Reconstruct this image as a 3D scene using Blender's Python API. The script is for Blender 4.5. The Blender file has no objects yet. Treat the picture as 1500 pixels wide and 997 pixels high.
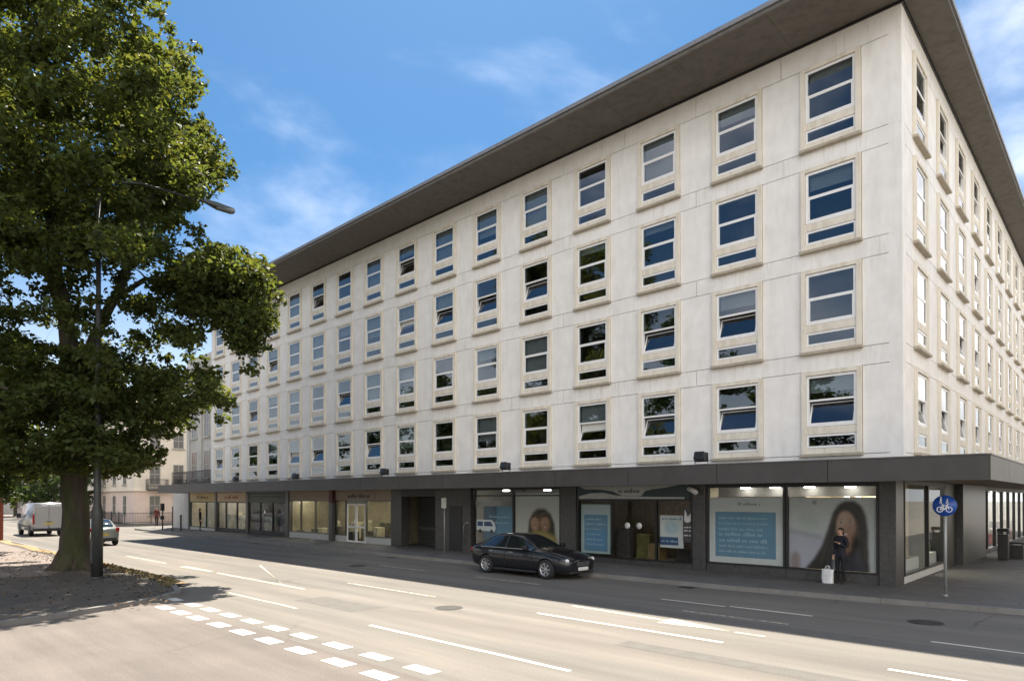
import bpy, bmesh, math, random
import numpy as np
from mathutils import Vector, Matrix, noise
R = math.radians
rnd = random.Random(11)
S = bpy.context.scene
COL = S.collection

# ------------------------------------------------------------------ camera
CAM = Vector((4.597, -21.001, 2.65)); YAW = R(43.712); PIT = R(0.494)
FPX, PPX, PPY = 960.3, 738.7, 721.6
cd_ = bpy.data.cameras.new('camera'); cam = bpy.data.objects.new('camera', cd_); COL.objects.link(cam)
cam.location = CAM; cam.rotation_euler = (R(90) + PIT, 0, YAW)
cd_.sensor_width = 36; cd_.lens = FPX / 1500 * 36
cd_.shift_x = (750 - PPX) / 1500; cd_.shift_y = (PPY - 498.5) / 1500
cd_.clip_start = 0.1; cd_.clip_end = 4000
S.camera = cam
_F = Vector((-math.sin(YAW) * math.cos(PIT), math.cos(YAW) * math.cos(PIT), math.sin(PIT)))
_R = Vector((math.cos(YAW), math.sin(YAW), 0)); _U = _R.cross(_F)
def ray(px, py): return _F + _R * ((px - PPX) / FPX) - _U * ((py - PPY) / FPX)
def ground(px, py, z=0.0):
    d = ray(px, py); return CAM + d * ((z - CAM.z) / d.z)
def at_depth(px, py, D): return CAM + ray(px, py) * D

# ------------------------------------------------------------------ materials
MATS = {}
def nodes_of(m):
    m.use_nodes = True
    return m.node_tree.nodes, m.node_tree.links
def N(nt, typ, **kw):
    n = nt.nodes.new(typ)
    for k, v in kw.items():
        if k in n.inputs: n.inputs[k].default_value = v
        else: setattr(n, k, v)
    return n
def c4(c): return (c[0], c[1], c[2], 1)
def mat(name, col, rough=.6, metal=0, var=.12, scale=6.0, bump=0.0, bscale=40, stretch=None, col2=None, thr=(.4, .65), spec=.5, coat=0, micro=0, mscale=120):
    """principled with object-space noise variation, optional second colour in blotches, optional bump"""
    if name in MATS: return MATS[name]
    m = bpy.data.materials.new(name); ns, ln = nodes_of(m); nt = m.node_tree
    b = ns['Principled BSDF']; b.inputs['Roughness'].default_value = rough; b.inputs['Metallic'].default_value = metal
    b.inputs['Specular IOR Level'].default_value = spec; b.inputs['Coat Weight'].default_value = coat
    tc = N(nt, 'ShaderNodeTexCoord'); mp = N(nt, 'ShaderNodeMapping'); ln.new(tc.outputs['Object'], mp.inputs['Vector'])
    if stretch: mp.inputs['Scale'].default_value = stretch
    nz = N(nt, 'ShaderNodeTexNoise', Scale=scale, Detail=6, Roughness=.6); ln.new(mp.outputs['Vector'], nz.inputs['Vector'])
    rp = N(nt, 'ShaderNodeMapRange'); rp.inputs['To Min'].default_value = 1 - var; rp.inputs['To Max'].default_value = 1 + var
    rp.inputs['From Min'].default_value = .3; rp.inputs['From Max'].default_value = .7
    ln.new(nz.outputs['Fac'], rp.inputs['Value'])
    base = N(nt, 'ShaderNodeRGB'); base.outputs[0].default_value = c4(col)
    src = base.outputs[0]
    if col2:
        n2 = N(nt, 'ShaderNodeTexNoise', Scale=scale * .37, Detail=5, Roughness=.65); ln.new(mp.outputs['Vector'], n2.inputs['Vector'])
        r2 = N(nt, 'ShaderNodeMapRange'); r2.inputs['From Min'].default_value = thr[0]; r2.inputs['From Max'].default_value = thr[1]
        ln.new(n2.outputs['Fac'], r2.inputs['Value'])
        mx = N(nt, 'ShaderNodeMix', data_type='RGBA'); ln.new(r2.outputs[0], mx.inputs[0]); ln.new(src, mx.inputs[6]); mx.inputs[7].default_value = c4(col2)
        src = mx.outputs[2]
    val = rp.outputs[0]
    if micro:
        n3 = N(nt, 'ShaderNodeTexNoise', Scale=mscale, Detail=3, Roughness=.7); ln.new(tc.outputs['Object'], n3.inputs['Vector'])
        r3 = N(nt, 'ShaderNodeMapRange'); r3.inputs['From Min'].default_value = .25; r3.inputs['From Max'].default_value = .75
        r3.inputs['To Min'].default_value = 1 - micro; r3.inputs['To Max'].default_value = 1 + micro; ln.new(n3.outputs['Fac'], r3.inputs['Value'])
        mm = N(nt, 'ShaderNodeMath', operation='MULTIPLY'); ln.new(val, mm.inputs[0]); ln.new(r3.outputs[0], mm.inputs[1]); val = mm.outputs[0]
    mu = N(nt, 'ShaderNodeVectorMath', operation='SCALE'); ln.new(src, mu.inputs[0]); ln.new(val, mu.inputs['Scale'])
    ln.new(mu.outputs[0], b.inputs['Base Color'])
    if bump:
        nb = N(nt, 'ShaderNodeTexNoise', Scale=bscale, Detail=5); ln.new(tc.outputs['Object'], nb.inputs['Vector'])
        bp = N(nt, 'ShaderNodeBump', Strength=bump, Distance=.02); ln.new(nb.outputs['Fac'], bp.inputs['Height']); ln.new(bp.outputs[0], b.inputs['Normal'])
    MATS[name] = m; return m
def glass(name, tint=(.8, .85, .85), ior=1.55, refl=1.0, rough=.0, wave=.0):
    if name in MATS: return MATS[name]
    m = bpy.data.materials.new(name); ns, ln = nodes_of(m); nt = m.node_tree; ns.remove(ns['Principled BSDF'])
    tr = N(nt, 'ShaderNodeBsdfTransparent', Color=c4(tint)); gl = N(nt, 'ShaderNodeBsdfGlossy', Roughness=rough)
    gl.inputs['Color'].default_value = (refl, refl, refl, 1)
    fr = N(nt, 'ShaderNodeFresnel', IOR=ior); mx = N(nt, 'ShaderNodeMixShader')
    ge = N(nt, 'ShaderNodeNewGeometry'); iv = N(nt, 'ShaderNodeMath', operation='SUBTRACT'); iv.inputs[0].default_value = 1; ln.new(ge.outputs['Backfacing'], iv.inputs[1])
    mu = N(nt, 'ShaderNodeMath', operation='MULTIPLY'); ln.new(fr.outputs[0], mu.inputs[0]); ln.new(iv.outputs[0], mu.inputs[1])      # the inner skin of a pane does not mirror
    ln.new(mu.outputs[0], mx.inputs[0]); ln.new(tr.outputs[0], mx.inputs[1]); ln.new(gl.outputs[0], mx.inputs[2])
    if wave:
        tc = N(nt, 'ShaderNodeTexCoord'); nz = N(nt, 'ShaderNodeTexNoise', Scale=1.1, Detail=1)
        ln.new(tc.outputs['Object'], nz.inputs['Vector'])
        bp = N(nt, 'ShaderNodeBump', Strength=wave, Distance=.05); ln.new(nz.outputs['Fac'], bp.inputs['Height'])
        ln.new(bp.outputs[0], gl.inputs['Normal'])
    ln.new(mx.outputs[0], ns['Material Output'].inputs['Surface'])
    MATS[name] = m; return m
def emit(name, col, strength):
    if name in MATS: return MATS[name]
    m = bpy.data.materials.new(name); b = nodes_of(m)[0]['Principled BSDF']
    b.inputs['Base Color'].default_value = c4(col); b.inputs['Emission Color'].default_value = c4(col); b.inputs['Emission Strength'].default_value = strength
    MATS[name] = m; return m

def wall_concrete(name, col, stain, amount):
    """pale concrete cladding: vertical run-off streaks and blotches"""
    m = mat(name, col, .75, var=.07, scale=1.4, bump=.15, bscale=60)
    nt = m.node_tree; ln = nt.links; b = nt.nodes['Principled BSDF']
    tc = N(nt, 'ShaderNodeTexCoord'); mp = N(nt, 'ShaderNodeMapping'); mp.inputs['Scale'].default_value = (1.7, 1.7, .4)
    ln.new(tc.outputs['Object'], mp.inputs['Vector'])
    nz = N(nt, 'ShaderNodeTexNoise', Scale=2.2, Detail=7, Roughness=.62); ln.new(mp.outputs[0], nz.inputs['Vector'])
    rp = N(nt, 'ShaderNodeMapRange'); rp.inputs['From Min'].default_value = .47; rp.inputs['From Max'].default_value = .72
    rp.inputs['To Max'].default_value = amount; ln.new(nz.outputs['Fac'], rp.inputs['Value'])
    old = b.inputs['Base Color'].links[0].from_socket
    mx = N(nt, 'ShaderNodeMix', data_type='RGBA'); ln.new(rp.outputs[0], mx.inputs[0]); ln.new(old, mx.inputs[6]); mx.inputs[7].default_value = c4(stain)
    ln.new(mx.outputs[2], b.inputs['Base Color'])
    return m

M_wall = wall_concrete('cladding_concrete', (.80, .785, .755), (.56, .52, .45), .30)
M_surr = wall_concrete('surround_concrete', (.73, .685, .59), (.47, .39, .27), .55)
def drips(m, col, amount):
    nt = m.node_tree; ln = nt.links; b = nt.nodes['Principled BSDF']; old = b.inputs['Base Color'].links[0].from_socket
    tc = N(nt, 'ShaderNodeTexCoord'); sp = N(nt, 'ShaderNodeSeparateXYZ'); ln.new(tc.outputs['Object'], sp.inputs[0])
    a = N(nt, 'ShaderNodeMath', operation='MULTIPLY_ADD'); a.inputs[1].default_value = -1 / 3.118; a.inputs[2].default_value = (6.38 - 2.42) / 3.118 + 6; ln.new(sp.outputs['Z'], a.inputs[0])
    fr = N(nt, 'ShaderNodeMath', operation='FRACT'); ln.new(a.outputs[0], fr.inputs[0])          # 0 at the sill line, growing downwards
    fade = N(nt, 'ShaderNodeMapRange'); fade.inputs['From Min'].default_value = .0; fade.inputs['From Max'].default_value = .42; fade.inputs['To Min'].default_value = 1; fade.inputs['To Max'].default_value = 0; ln.new(fr.outputs[0], fade.inputs['Value'])
    mp = N(nt, 'ShaderNodeMapping'); mp.inputs['Scale'].default_value = (7, 7, .5); ln.new(tc.outputs['Object'], mp.inputs['Vector'])
    nz = N(nt, 'ShaderNodeTexNoise', Scale=1.6, Detail=5, Roughness=.6); ln.new(mp.outputs[0], nz.inputs['Vector'])
    th = N(nt, 'ShaderNodeMapRange'); th.inputs['From Min'].default_value = .50; th.inputs['From Max'].default_value = .74; ln.new(nz.outputs['Fac'], th.inputs['Value'])
    n2 = N(nt, 'ShaderNodeTexNoise', Scale=.35, Detail=2); ln.new(tc.outputs['Object'], n2.inputs['Vector'])
    t2 = N(nt, 'ShaderNodeMapRange'); t2.inputs['From Min'].default_value = .38; t2.inputs['From Max'].default_value = .62; t2.inputs['To Max'].default_value = amount; ln.new(n2.outputs['Fac'], t2.inputs['Value'])
    m1 = N(nt, 'ShaderNodeMath', operation='MULTIPLY'); ln.new(fade.outputs[0], m1.inputs[0]); ln.new(th.outputs[0], m1.inputs[1])
    m2 = N(nt, 'ShaderNodeMath', operation='MULTIPLY'); ln.new(m1.outputs[0], m2.inputs[0]); ln.new(t2.outputs[0], m2.inputs[1])
    mx = N(nt, 'ShaderNodeMix', data_type='RGBA'); ln.new(m2.outputs[0], mx.inputs[0]); ln.new(old, mx.inputs[6]); mx.inputs[7].default_value = c4(col); ln.new(mx.outputs[2], b.inputs['Base Color'])
drips(M_wall, (.42, .37, .29), .6)
M_joint = mat('joint_backing', (.16, .14, .12), .9)  # dark backing that shows in the open panel joints
M_white = mat('white_frame', (.80, .80, .79), .35, var=.04)
M_sill = wall_concrete('sill_concrete', (.42, .37, .29), (.24, .20, .14), .7)
M_glass = glass('window_glass', (.62, .66, .68), 2.25, 1.0, wave=.03)
M_glass_s = glass('side_window_glass', (.62, .66, .68), 2.3, 1.0, wave=.02)
M_shopglass = glass('shop_glass', (.93, .95, .94), 1.22, 1.0, wave=.01)
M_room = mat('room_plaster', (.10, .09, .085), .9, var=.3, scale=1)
M_blind = mat('blind_fabric', (.62, .62, .58), .8, var=.05)
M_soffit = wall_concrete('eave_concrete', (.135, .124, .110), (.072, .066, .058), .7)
M_flash = mat('lead_flashing', (.20, .21, .23), .5, var=.15)
M_fascia = mat('canopy_fascia', (.062, .058, .056), .45, var=.10, scale=2, col2=(.05, .047, .045))
M_csoff = mat('canopy_soffit', (.19, .15, .12), .7, var=.2, scale=2)
M_pier = mat('dark_granite', (.060, .058, .056), .35, var=.3, scale=8, micro=.3, mscale=60)
M_dark = mat('black_metal', (.018, .018, .019), .4, var=.15)
M_slatdark = mat('dark_shutter', (.045, .045, .045), .5, var=.15)
M_greyin = mat('shop_wall', (.30, .28, .25), .8, var=.15, scale=2)
M_warmin = mat('shop_wall_warm', (.52, .44, .32), .8, var=.15, scale=2)
M_lamp = emit('lamp_glow', (1, .97, .9), 14); M_lamp2 = emit('shop_lamp_glow', (1, .92, .78), 17)

# ------------------------------------------------------------------ mesh builder
class MB:
    def __init__(s): s.v = []; s.f = []; s.m = []; s.sm = []
    def add(s, vs, fs, m=0, smooth=False, T=None):
        o = len(s.v)
        s.v += [tuple(T @ Vector(v)) for v in vs] if T is not None else [tuple(v) for v in vs]
        for f in fs: s.f.append([i + o for i in f]); s.m.append(m); s.sm.append(smooth)
    def box(s, x0, x1, y0, y1, z0, z1, m=0, T=None):
        vs = [(x, y, z) for z in (z0, z1) for y in (y0, y1) for x in (x0, x1)]
        s.add(vs, [(0, 2, 3, 1), (4, 5, 7, 6), (0, 1, 5, 4), (2, 6, 7, 3), (0, 4, 6, 2), (1, 3, 7, 5)], m, False, T)
    def bbox(s, x0, x1, y0, y1, z0, z1, b=.02, m=0, T=None, seg=2):
        bm = bmesh.new(); bmesh.ops.create_cube(bm, size=1)
        for v in bm.verts: v.co = Vector(((x0 + x1) / 2 + v.co.x * (x1 - x0), (y0 + y1) / 2 + v.co.y * (y1 - y0), (z0 + z1) / 2 + v.co.z * (z1 - z0)))
        bmesh.ops.bevel(bm, geom=list(bm.edges), offset=b, segments=seg, affect='EDGES', profile=.5)
        bm.verts.index_update(); s.add([v.co[:] for v in bm.verts], [[v.index for v in f.verts] for f in bm.faces], m, False, T); bm.free()
    def tube(s, pts, rad, n=8, m=0, cap=True, smooth=True, T=None):
        pts = [Vector(p) for p in pts]; k = len(pts)
        if not hasattr(rad, '__len__'): rad = [rad] * k
        vs = []; ref = None
        for i, p in enumerate(pts):
            t = (pts[min(i + 1, k - 1)] - pts[max(i - 1, 0)]).normalized()
            if ref is None: ref = t.orthogonal().normalized()
            else: ref = (ref - t * ref.dot(t)); ref = ref.normalized() if ref.length > 1e-6 else t.orthogonal().normalized()
            b = t.cross(ref)
            for j in range(n):
                a = 2 * math.pi * j / n; vs.append(p + (ref * math.cos(a) + b * math.sin(a)) * rad[i])
        fs = [(i * n + j, i * n + (j + 1) % n, (i + 1) * n + (j + 1) % n, (i + 1) * n + j) for i in range(k - 1) for j in range(n)]
        if cap: fs += [tuple(range(n - 1, -1, -1)), tuple((k - 1) * n + j for j in range(n))]
        s.add(vs, fs, m, smooth, T)
    def lathe(s, prof, c=(0, 0, 0), n=16, m=0, T=None, smooth=True, axis='Z'):
        vs = []
        for r, z in prof:
            for j in range(n):
                a = 2 * math.pi * j / n; p = (r * math.cos(a), r * math.sin(a), z)
                if axis == 'Y': p = (p[0], p[2], p[1])
                vs.append((p[0] + c[0], p[1] + c[1], p[2] + c[2]))
        k = len(prof)
        fs = [(i * n + j, i * n + (j + 1) % n, (i + 1) * n + (j + 1) % n, (i + 1) * n + j) for i in range(k - 1) for j in range(n)]
        fs += [tuple(range(n - 1, -1, -1)), tuple((k - 1) * n + j for j in range(n))]
        s.add(vs, fs, m, smooth, T)
    def ball(s, c, r, m=0, n=12, T=None):
        r = r if hasattr(r, '__len__') else (r, r, r); vs = []; k = n // 2
        for i in range(k + 1):
            t = math.pi * i / k
            for j in range(n):
                a = 2 * math.pi * j / n; vs.append((c[0] + r[0] * math.sin(t) * math.cos(a), c[1] + r[1] * math.sin(t) * math.sin(a), c[2] - r[2] * math.cos(t)))
        fs = [(i * n + j, i * n + (j + 1) % n, (i + 1) * n + (j + 1) % n, (i + 1) * n + j) for i in range(k) for j in range(n)]
        s.add(vs, fs, m, True, T)
    def prism(s, poly, h0, h1, m=0, T=None):
        """poly in the xy plane extruded from z=h0 to h1"""
        n = len(poly); vs = [(x, y, h0) for x, y in poly] + [(x, y, h1) for x, y in poly]
        s.add(vs, [tuple(range(n - 1, -1, -1)), tuple(range(n, 2 * n))] + [(i, (i + 1) % n, n + (i + 1) % n, n + i) for i in range(n)], m, False, T)
    def mesh(s, name, mats):
        me = bpy.data.meshes.new(name); me.from_pydata(s.v, [], s.f)
        for mm in mats if isinstance(mats, (list, tuple)) else [mats]: me.materials.append(mm)
        me.polygons.foreach_set('material_index', s.m); me.polygons.foreach_set('use_smooth', s.sm); me.update(); return me
    def build(s, name, mats, parent=None): return link(name, s.mesh(name, mats), parent)
def link(name, me, parent=None):
    o = bpy.data.objects.new(name, me); COL.objects.link(o)
    if parent: o.parent = parent
    return o
def tag(o, label=None, cat=None, group=None, kind=None):
    if label: o['label'] = label
    if cat: o['category'] = cat
    if group: o['group'] = group
    if kind: o['kind'] = kind
    return o
def empty(name, loc=(0, 0, 0), rz=0, label=None, cat=None, group=None):
    o = bpy.data.objects.new(name, None); COL.objects.link(o); o.location = loc; o.rotation_euler = (0, 0, rz)
    return tag(o, label, cat, group)
def copy_tree(o, parent=None):
    c = o.copy(); COL.objects.link(c)
    if parent: c.parent = parent
    for ch in o.children: copy_tree(ch, c)
    return c
XZ = Matrix(((1, 0, 0, 0), (0, 0, 1, 0), (0, 1, 0, 0), (0, 0, 0, 1)))   # xy poly -> xz, extrude along y

# ------------------------------------------------------------------ world and sun
SUN_EL, SUN_AZ = R(65.5), R(-43)          # azimuth from +Y towards +X
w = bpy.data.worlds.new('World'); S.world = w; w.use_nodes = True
nt = w.node_tree; ln = nt.links; bg = nt.nodes['Background']
SKYTINT = (.47, .80, .99, 1)
sky = N(nt, 'ShaderNodeTexSky', sky_type='NISHITA'); sky.sun_disc = False; sky.sun_elevation = SUN_EL; sky.sun_rotation = SUN_AZ
sky.air_density = 1.0; sky.dust_density = .9; sky.ozone_density = 2.5; sky.altitude = 50
tc = N(nt, 'ShaderNodeTexCoord')
mp = N(nt, 'ShaderNodeMapping'); mp.inputs['Scale'].default_value = (1.0, 1.0, 1.9); mp.inputs['Location'].default_value = (.35, .1, .2); mp.inputs['Rotation'].default_value = (.15, -.35, .5); ln.new(tc.outputs['Generated'], mp.inputs['Vector'])
n1 = N(nt, 'ShaderNodeTexNoise', Scale=1.9, Detail=10, Roughness=.54, Distortion=.25); ln.new(mp.outputs[0], n1.inputs['Vector'])
# unseen cloud bank behind the camera, added to brighten the shaded front
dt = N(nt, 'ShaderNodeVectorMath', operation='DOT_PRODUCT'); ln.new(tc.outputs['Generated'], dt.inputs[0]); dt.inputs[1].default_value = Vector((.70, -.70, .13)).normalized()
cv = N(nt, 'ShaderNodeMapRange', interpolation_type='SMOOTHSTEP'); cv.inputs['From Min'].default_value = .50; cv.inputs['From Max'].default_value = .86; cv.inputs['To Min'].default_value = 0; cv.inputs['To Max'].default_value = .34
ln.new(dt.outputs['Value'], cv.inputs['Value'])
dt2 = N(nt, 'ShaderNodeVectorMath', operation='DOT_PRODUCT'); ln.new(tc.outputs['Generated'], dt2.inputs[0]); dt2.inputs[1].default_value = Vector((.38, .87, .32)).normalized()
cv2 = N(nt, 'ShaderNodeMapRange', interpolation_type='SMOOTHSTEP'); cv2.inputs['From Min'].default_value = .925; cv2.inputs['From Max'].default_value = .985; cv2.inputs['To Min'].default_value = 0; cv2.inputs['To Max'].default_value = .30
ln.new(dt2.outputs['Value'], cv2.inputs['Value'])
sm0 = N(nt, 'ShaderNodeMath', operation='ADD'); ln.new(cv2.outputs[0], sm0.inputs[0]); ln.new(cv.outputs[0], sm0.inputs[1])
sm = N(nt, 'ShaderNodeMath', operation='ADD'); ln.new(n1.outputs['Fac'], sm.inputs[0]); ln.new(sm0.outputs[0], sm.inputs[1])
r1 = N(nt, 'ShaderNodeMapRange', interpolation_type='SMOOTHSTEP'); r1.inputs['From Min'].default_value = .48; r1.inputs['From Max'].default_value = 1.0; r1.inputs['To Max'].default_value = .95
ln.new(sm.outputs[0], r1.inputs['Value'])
mx = N(nt, 'ShaderNodeMix', data_type='RGBA'); ln.new(r1.outputs[0], mx.inputs[0])
tint = N(nt, 'ShaderNodeMix', data_type='RGBA', blend_type='MULTIPLY'); tz = N(nt, 'ShaderNodeSeparateXYZ'); ln.new(tc.outputs['Generated'], tz.inputs[0])
tr_ = N(nt, 'ShaderNodeMapRange', interpolation_type='SMOOTHSTEP'); tr_.inputs['From Min'].default_value = -.05; tr_.inputs['From Max'].default_value = .42; tr_.inputs['To Min'].default_value = .12
ln.new(tz.outputs['Z'], tr_.inputs['Value']); ln.new(tr_.outputs[0], tint.inputs[0])
ln.new(sky.outputs[0], tint.inputs[6]); tint.inputs[7].default_value = SKYTINT
hz = N(nt, 'ShaderNodeMapRange', interpolation_type='SMOOTHSTEP'); hz.inputs['From Min'].default_value = .36; hz.inputs['From Max'].default_value = -.02; hz.inputs['To Max'].default_value = .72
ln.new(tz.outputs['Z'], hz.inputs['Value']); hm = N(nt, 'ShaderNodeMix', data_type='RGBA'); ln.new(hz.outputs[0], hm.inputs[0]); ln.new(tint.outputs[2], hm.inputs[6]); hm.inputs[7].default_value = (9.5, 10.2, 11.0, 1)
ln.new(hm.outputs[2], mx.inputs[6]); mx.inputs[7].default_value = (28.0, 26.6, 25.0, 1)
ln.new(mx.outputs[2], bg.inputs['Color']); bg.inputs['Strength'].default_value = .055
sl = bpy.data.lights.new('sun', 'SUN'); sl.energy = 5.0; sl.angle = R(.53); sl.color = (1, .92, .80)
so = bpy.data.objects.new('sun', sl); COL.objects.link(so)
SDIR = Vector((math.sin(SUN_AZ) * math.cos(SUN_EL), math.cos(SUN_AZ) * math.cos(SUN_EL), math.sin(SUN_EL)))
so.rotation_euler = (-SDIR).to_track_quat('-Z', 'Y').to_euler(); so.location = SDIR * 80
S.view_settings.view_transform = 'Standard'; S.view_settings.look = 'None'; S.view_settings.exposure = 1.38; S.view_settings.gamma = 1
S.view_settings.use_curve_mapping = False
S.cycles.max_bounces = 8; S.cycles.transparent_max_bounces = 16; S.cycles.caustics_reflective = False; S.cycles.caustics_refractive = False
S.cycles.use_denoising = True

# ------------------------------------------------------------------ setting: ground, roads, pavements
M_asph = mat('asphalt_road', (.140, .129, .113), .85, var=.10, scale=.5, col2=(.170, .150, .127), thr=(.42, .62), stretch=(.25, 1.6, 1), micro=.22, mscale=34, bump=.25, bscale=55)
M_asph2 = mat('asphalt_side', (.135, .116, .102), .88, var=.08, scale=.6, col2=(.165, .140, .122), thr=(.45, .7), micro=.25, mscale=30, bump=.25, bscale=55)
def road_wear(m, crack=.5):
    nt = m.node_tree; ln = nt.links; b = nt.nodes['Principled BSDF']; old = b.inputs['Base Color'].links[0].from_socket
    tc = N(nt, 'ShaderNodeTexCoord'); nz = N(nt, 'ShaderNodeTexNoise', Scale=.9, Detail=4); ln.new(tc.outputs['Object'], nz.inputs['Vector'])
    ad = N(nt, 'ShaderNodeMix', data_type='VECTOR'); ad.inputs[0].default_value = .25; ln.new(tc.outputs['Object'], ad.inputs[4]); ln.new(nz.outputs['Color'], ad.inputs[5])
    vo = N(nt, 'ShaderNodeTexVoronoi', feature='DISTANCE_TO_EDGE', Scale=.33); ln.new(ad.outputs[1], vo.inputs['Vector'])
    th = N(nt, 'ShaderNodeMapRange'); th.inputs['From Min'].default_value = .002; th.inputs['From Max'].default_value = .010; th.inputs['To Min'].default_value = crack; th.inputs['To Max'].default_value = 0; ln.new(vo.outputs['Distance'], th.inputs['Value'])
    n2 = N(nt, 'ShaderNodeTexNoise', Scale=.16, Detail=2); ln.new(tc.outputs['Object'], n2.inputs['Vector'])
    t2 = N(nt, 'ShaderNodeMapRange'); t2.inputs['From Min'].default_value = .5; t2.inputs['From Max'].default_value = .62; ln.new(n2.outputs['Fac'], t2.inputs['Value'])
    mm = N(nt, 'ShaderNodeMath', operation='MULTIPLY'); ln.new(th.outputs[0], mm.inputs[0]); ln.new(t2.outputs[0], mm.inputs[1])
    mx = N(nt, 'ShaderNodeMix', data_type='RGBA'); ln.new(mm.outputs[0], mx.inputs[0]); ln.new(old, mx.inputs[6]); mx.inputs[7].default_value = (.03, .028, .025, 1)
    # dark oil spots and long tyre streaks
    mp = N(nt, 'ShaderNodeMapping'); mp.inputs['Scale'].default_value = (.10, 1.3, 1); ln.new(tc.outputs['Object'], mp.inputs['Vector'])
    n3 = N(nt, 'ShaderNodeTexNoise', Scale=1.0, Detail=6, Roughness=.6); ln.new(mp.outputs[0], n3.inputs['Vector'])
    t3 = N(nt, 'ShaderNodeMapRange'); t3.inputs['From Min'].default_value = .35; t3.inputs['From Max'].default_value = .65; t3.inputs['To Min'].default_value = .80; t3.inputs['To Max'].default_value = 1.12; ln.new(n3.outputs['Fac'], t3.inputs['Value'])
    n4 = N(nt, 'ShaderNodeTexNoise', Scale=2.3, Detail=4, Roughness=.7); ln.new(tc.outputs['Object'], n4.inputs['Vector'])
    t4 = N(nt, 'ShaderNodeMapRange'); t4.inputs['From Min'].default_value = .66; t4.inputs['From Max'].default_value = .74; t4.inputs['To Min'].default_value = 1; t4.inputs['To Max'].default_value = .78; ln.new(n4.outputs['Fac'], t4.inputs['Value'])
    m5 = N(nt, 'ShaderNodeMath', operation='MULTIPLY'); ln.new(t3.outputs[0], m5.inputs[0]); ln.new(t4.outputs[0], m5.inputs[1])
    sc = N(nt, 'ShaderNodeVectorMath', operation='SCALE'); ln.new(mx.outputs[2], sc.inputs[0]); ln.new(m5.outputs[0], sc.inputs['Scale']); ln.new(sc.outputs[0], b.inputs['Base Color'])
road_wear(M_asph, .45); road_wear(M_asph2, .25)
M_grnd = mat('ground_earth', (.13, .12, .10), .9, var=.2, scale=.1)
M_kerb = mat('kerb_stone', (.20, .19, .175), .8, var=.15, scale=2)
def paint_worn(name, col, keep):
    m = mat(name, col, .75, var=.08, scale=7); nt = m.node_tree; ln = nt.links; b = nt.nodes['Principled BSDF']
    tc = N(nt, 'ShaderNodeTexCoord'); nz = N(nt, 'ShaderNodeTexNoise', Scale=9, Detail=8, Roughness=.75); ln.new(tc.outputs['Object'], nz.inputs['Vector'])
    rp = N(nt, 'ShaderNodeMapRange'); rp.inputs['From Min'].default_value = .62 - keep * .4; rp.inputs['From Max'].default_value = .72 - keep * .4; rp.inputs['To Min'].default_value = 1; rp.inputs['To Max'].default_value = 0.12
    ln.new(nz.outputs['Fac'], rp.inputs['Value']); ln.new(rp.outputs[0], b.inputs['Alpha']); return m
M_paint = paint_worn('road_paint', (.62, .61, .57), .06)
M_paintw = paint_worn('road_paint_worn', (.62, .59, .50), .1)
M_paintf = paint_worn('road_paint_faded', (.50, .46, .36), .32)
def paving(name, col, bw, bh, mortar=.5):
    m = mat(name, col, .8, var=.12, scale=1.5, micro=.12, mscale=40); nt = m.node_tree; ln = nt.links; b = nt.nodes['Principled BSDF']
    tc = N(nt, 'ShaderNodeTexCoord'); br = N(nt, 'ShaderNodeTexBrick', Scale=1.0); br.inputs['Brick Width'].default_value = bw; br.inputs['Row Height'].default_value = bh
    br.inputs['Mortar Size'].default_value = .008; br.inputs['Color1'].default_value = (1, 1, 1, 1); br.inputs['Color2'].default_value = (.82, .82, .82, 1); br.inputs['Mortar'].default_value = (mortar,) * 3 + (1,)
    ln.new(tc.outputs['Object'], br.inputs['Vector']); old = b.inputs['Base Color'].links[0].from_socket
    mx = N(nt, 'ShaderNodeMix', data_type='RGBA', blend_type='MULTIPLY'); mx.inputs[0].default_value = 1; ln.new(old, mx.inputs[6]); ln.new(br.outputs['Color'], mx.inputs[7]); ln.new(mx.outputs[2], b.inputs['Base Color'])
    return m
M_pave = paving('paving_slabs', (.125, .12, .115), .75, .6)
M_path = mat('path_tarmac', (.20, .165, .145), .9, var=.1, scale=1.5, micro=.2, mscale=30)
M_verge = mat('verge_soil', (.082, .073, .061), .95, var=.2, scale=2, col2=(.15, .115, .08), thr=(.5, .75), micro=.25, mscale=22, bump=.3, bscale=25)
M_dust = mat('dry_leaf_dust', (.30, .20, .10), .95, var=.3, scale=5, micro=.3, mscale=25)

def sheet(name, poly, z, m, kind='structure'):
    b = MB(); b.add([(x, y, z) for x, y in poly], [tuple(range(len(poly)))]); return tag(b.build(name, m), kind=kind)
sheet('ground', [(-700, -500), (500, -500), (500, 700), (-700, 700)], -.05, M_grnd)
sheet('road', [(-400, -14.85), (300, -14.85), (300, -1.5), (-400, -1.5)], 0, M_asph)
sheet('side_road', [(-60, -120), (60, -120), (60, -14.85), (-60, -14.85)], 0, M_asph2)
sheet('side_street', [(4.5, -1.5), (16, -1.5), (16, 160), (4.5, 160)], 0, M_asph)
sheet('cross_street', [(-66.5, -1.5), (-56.2, -1.5), (-56.2, 120), (-66.5, 120)], 0, M_asph)

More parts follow.
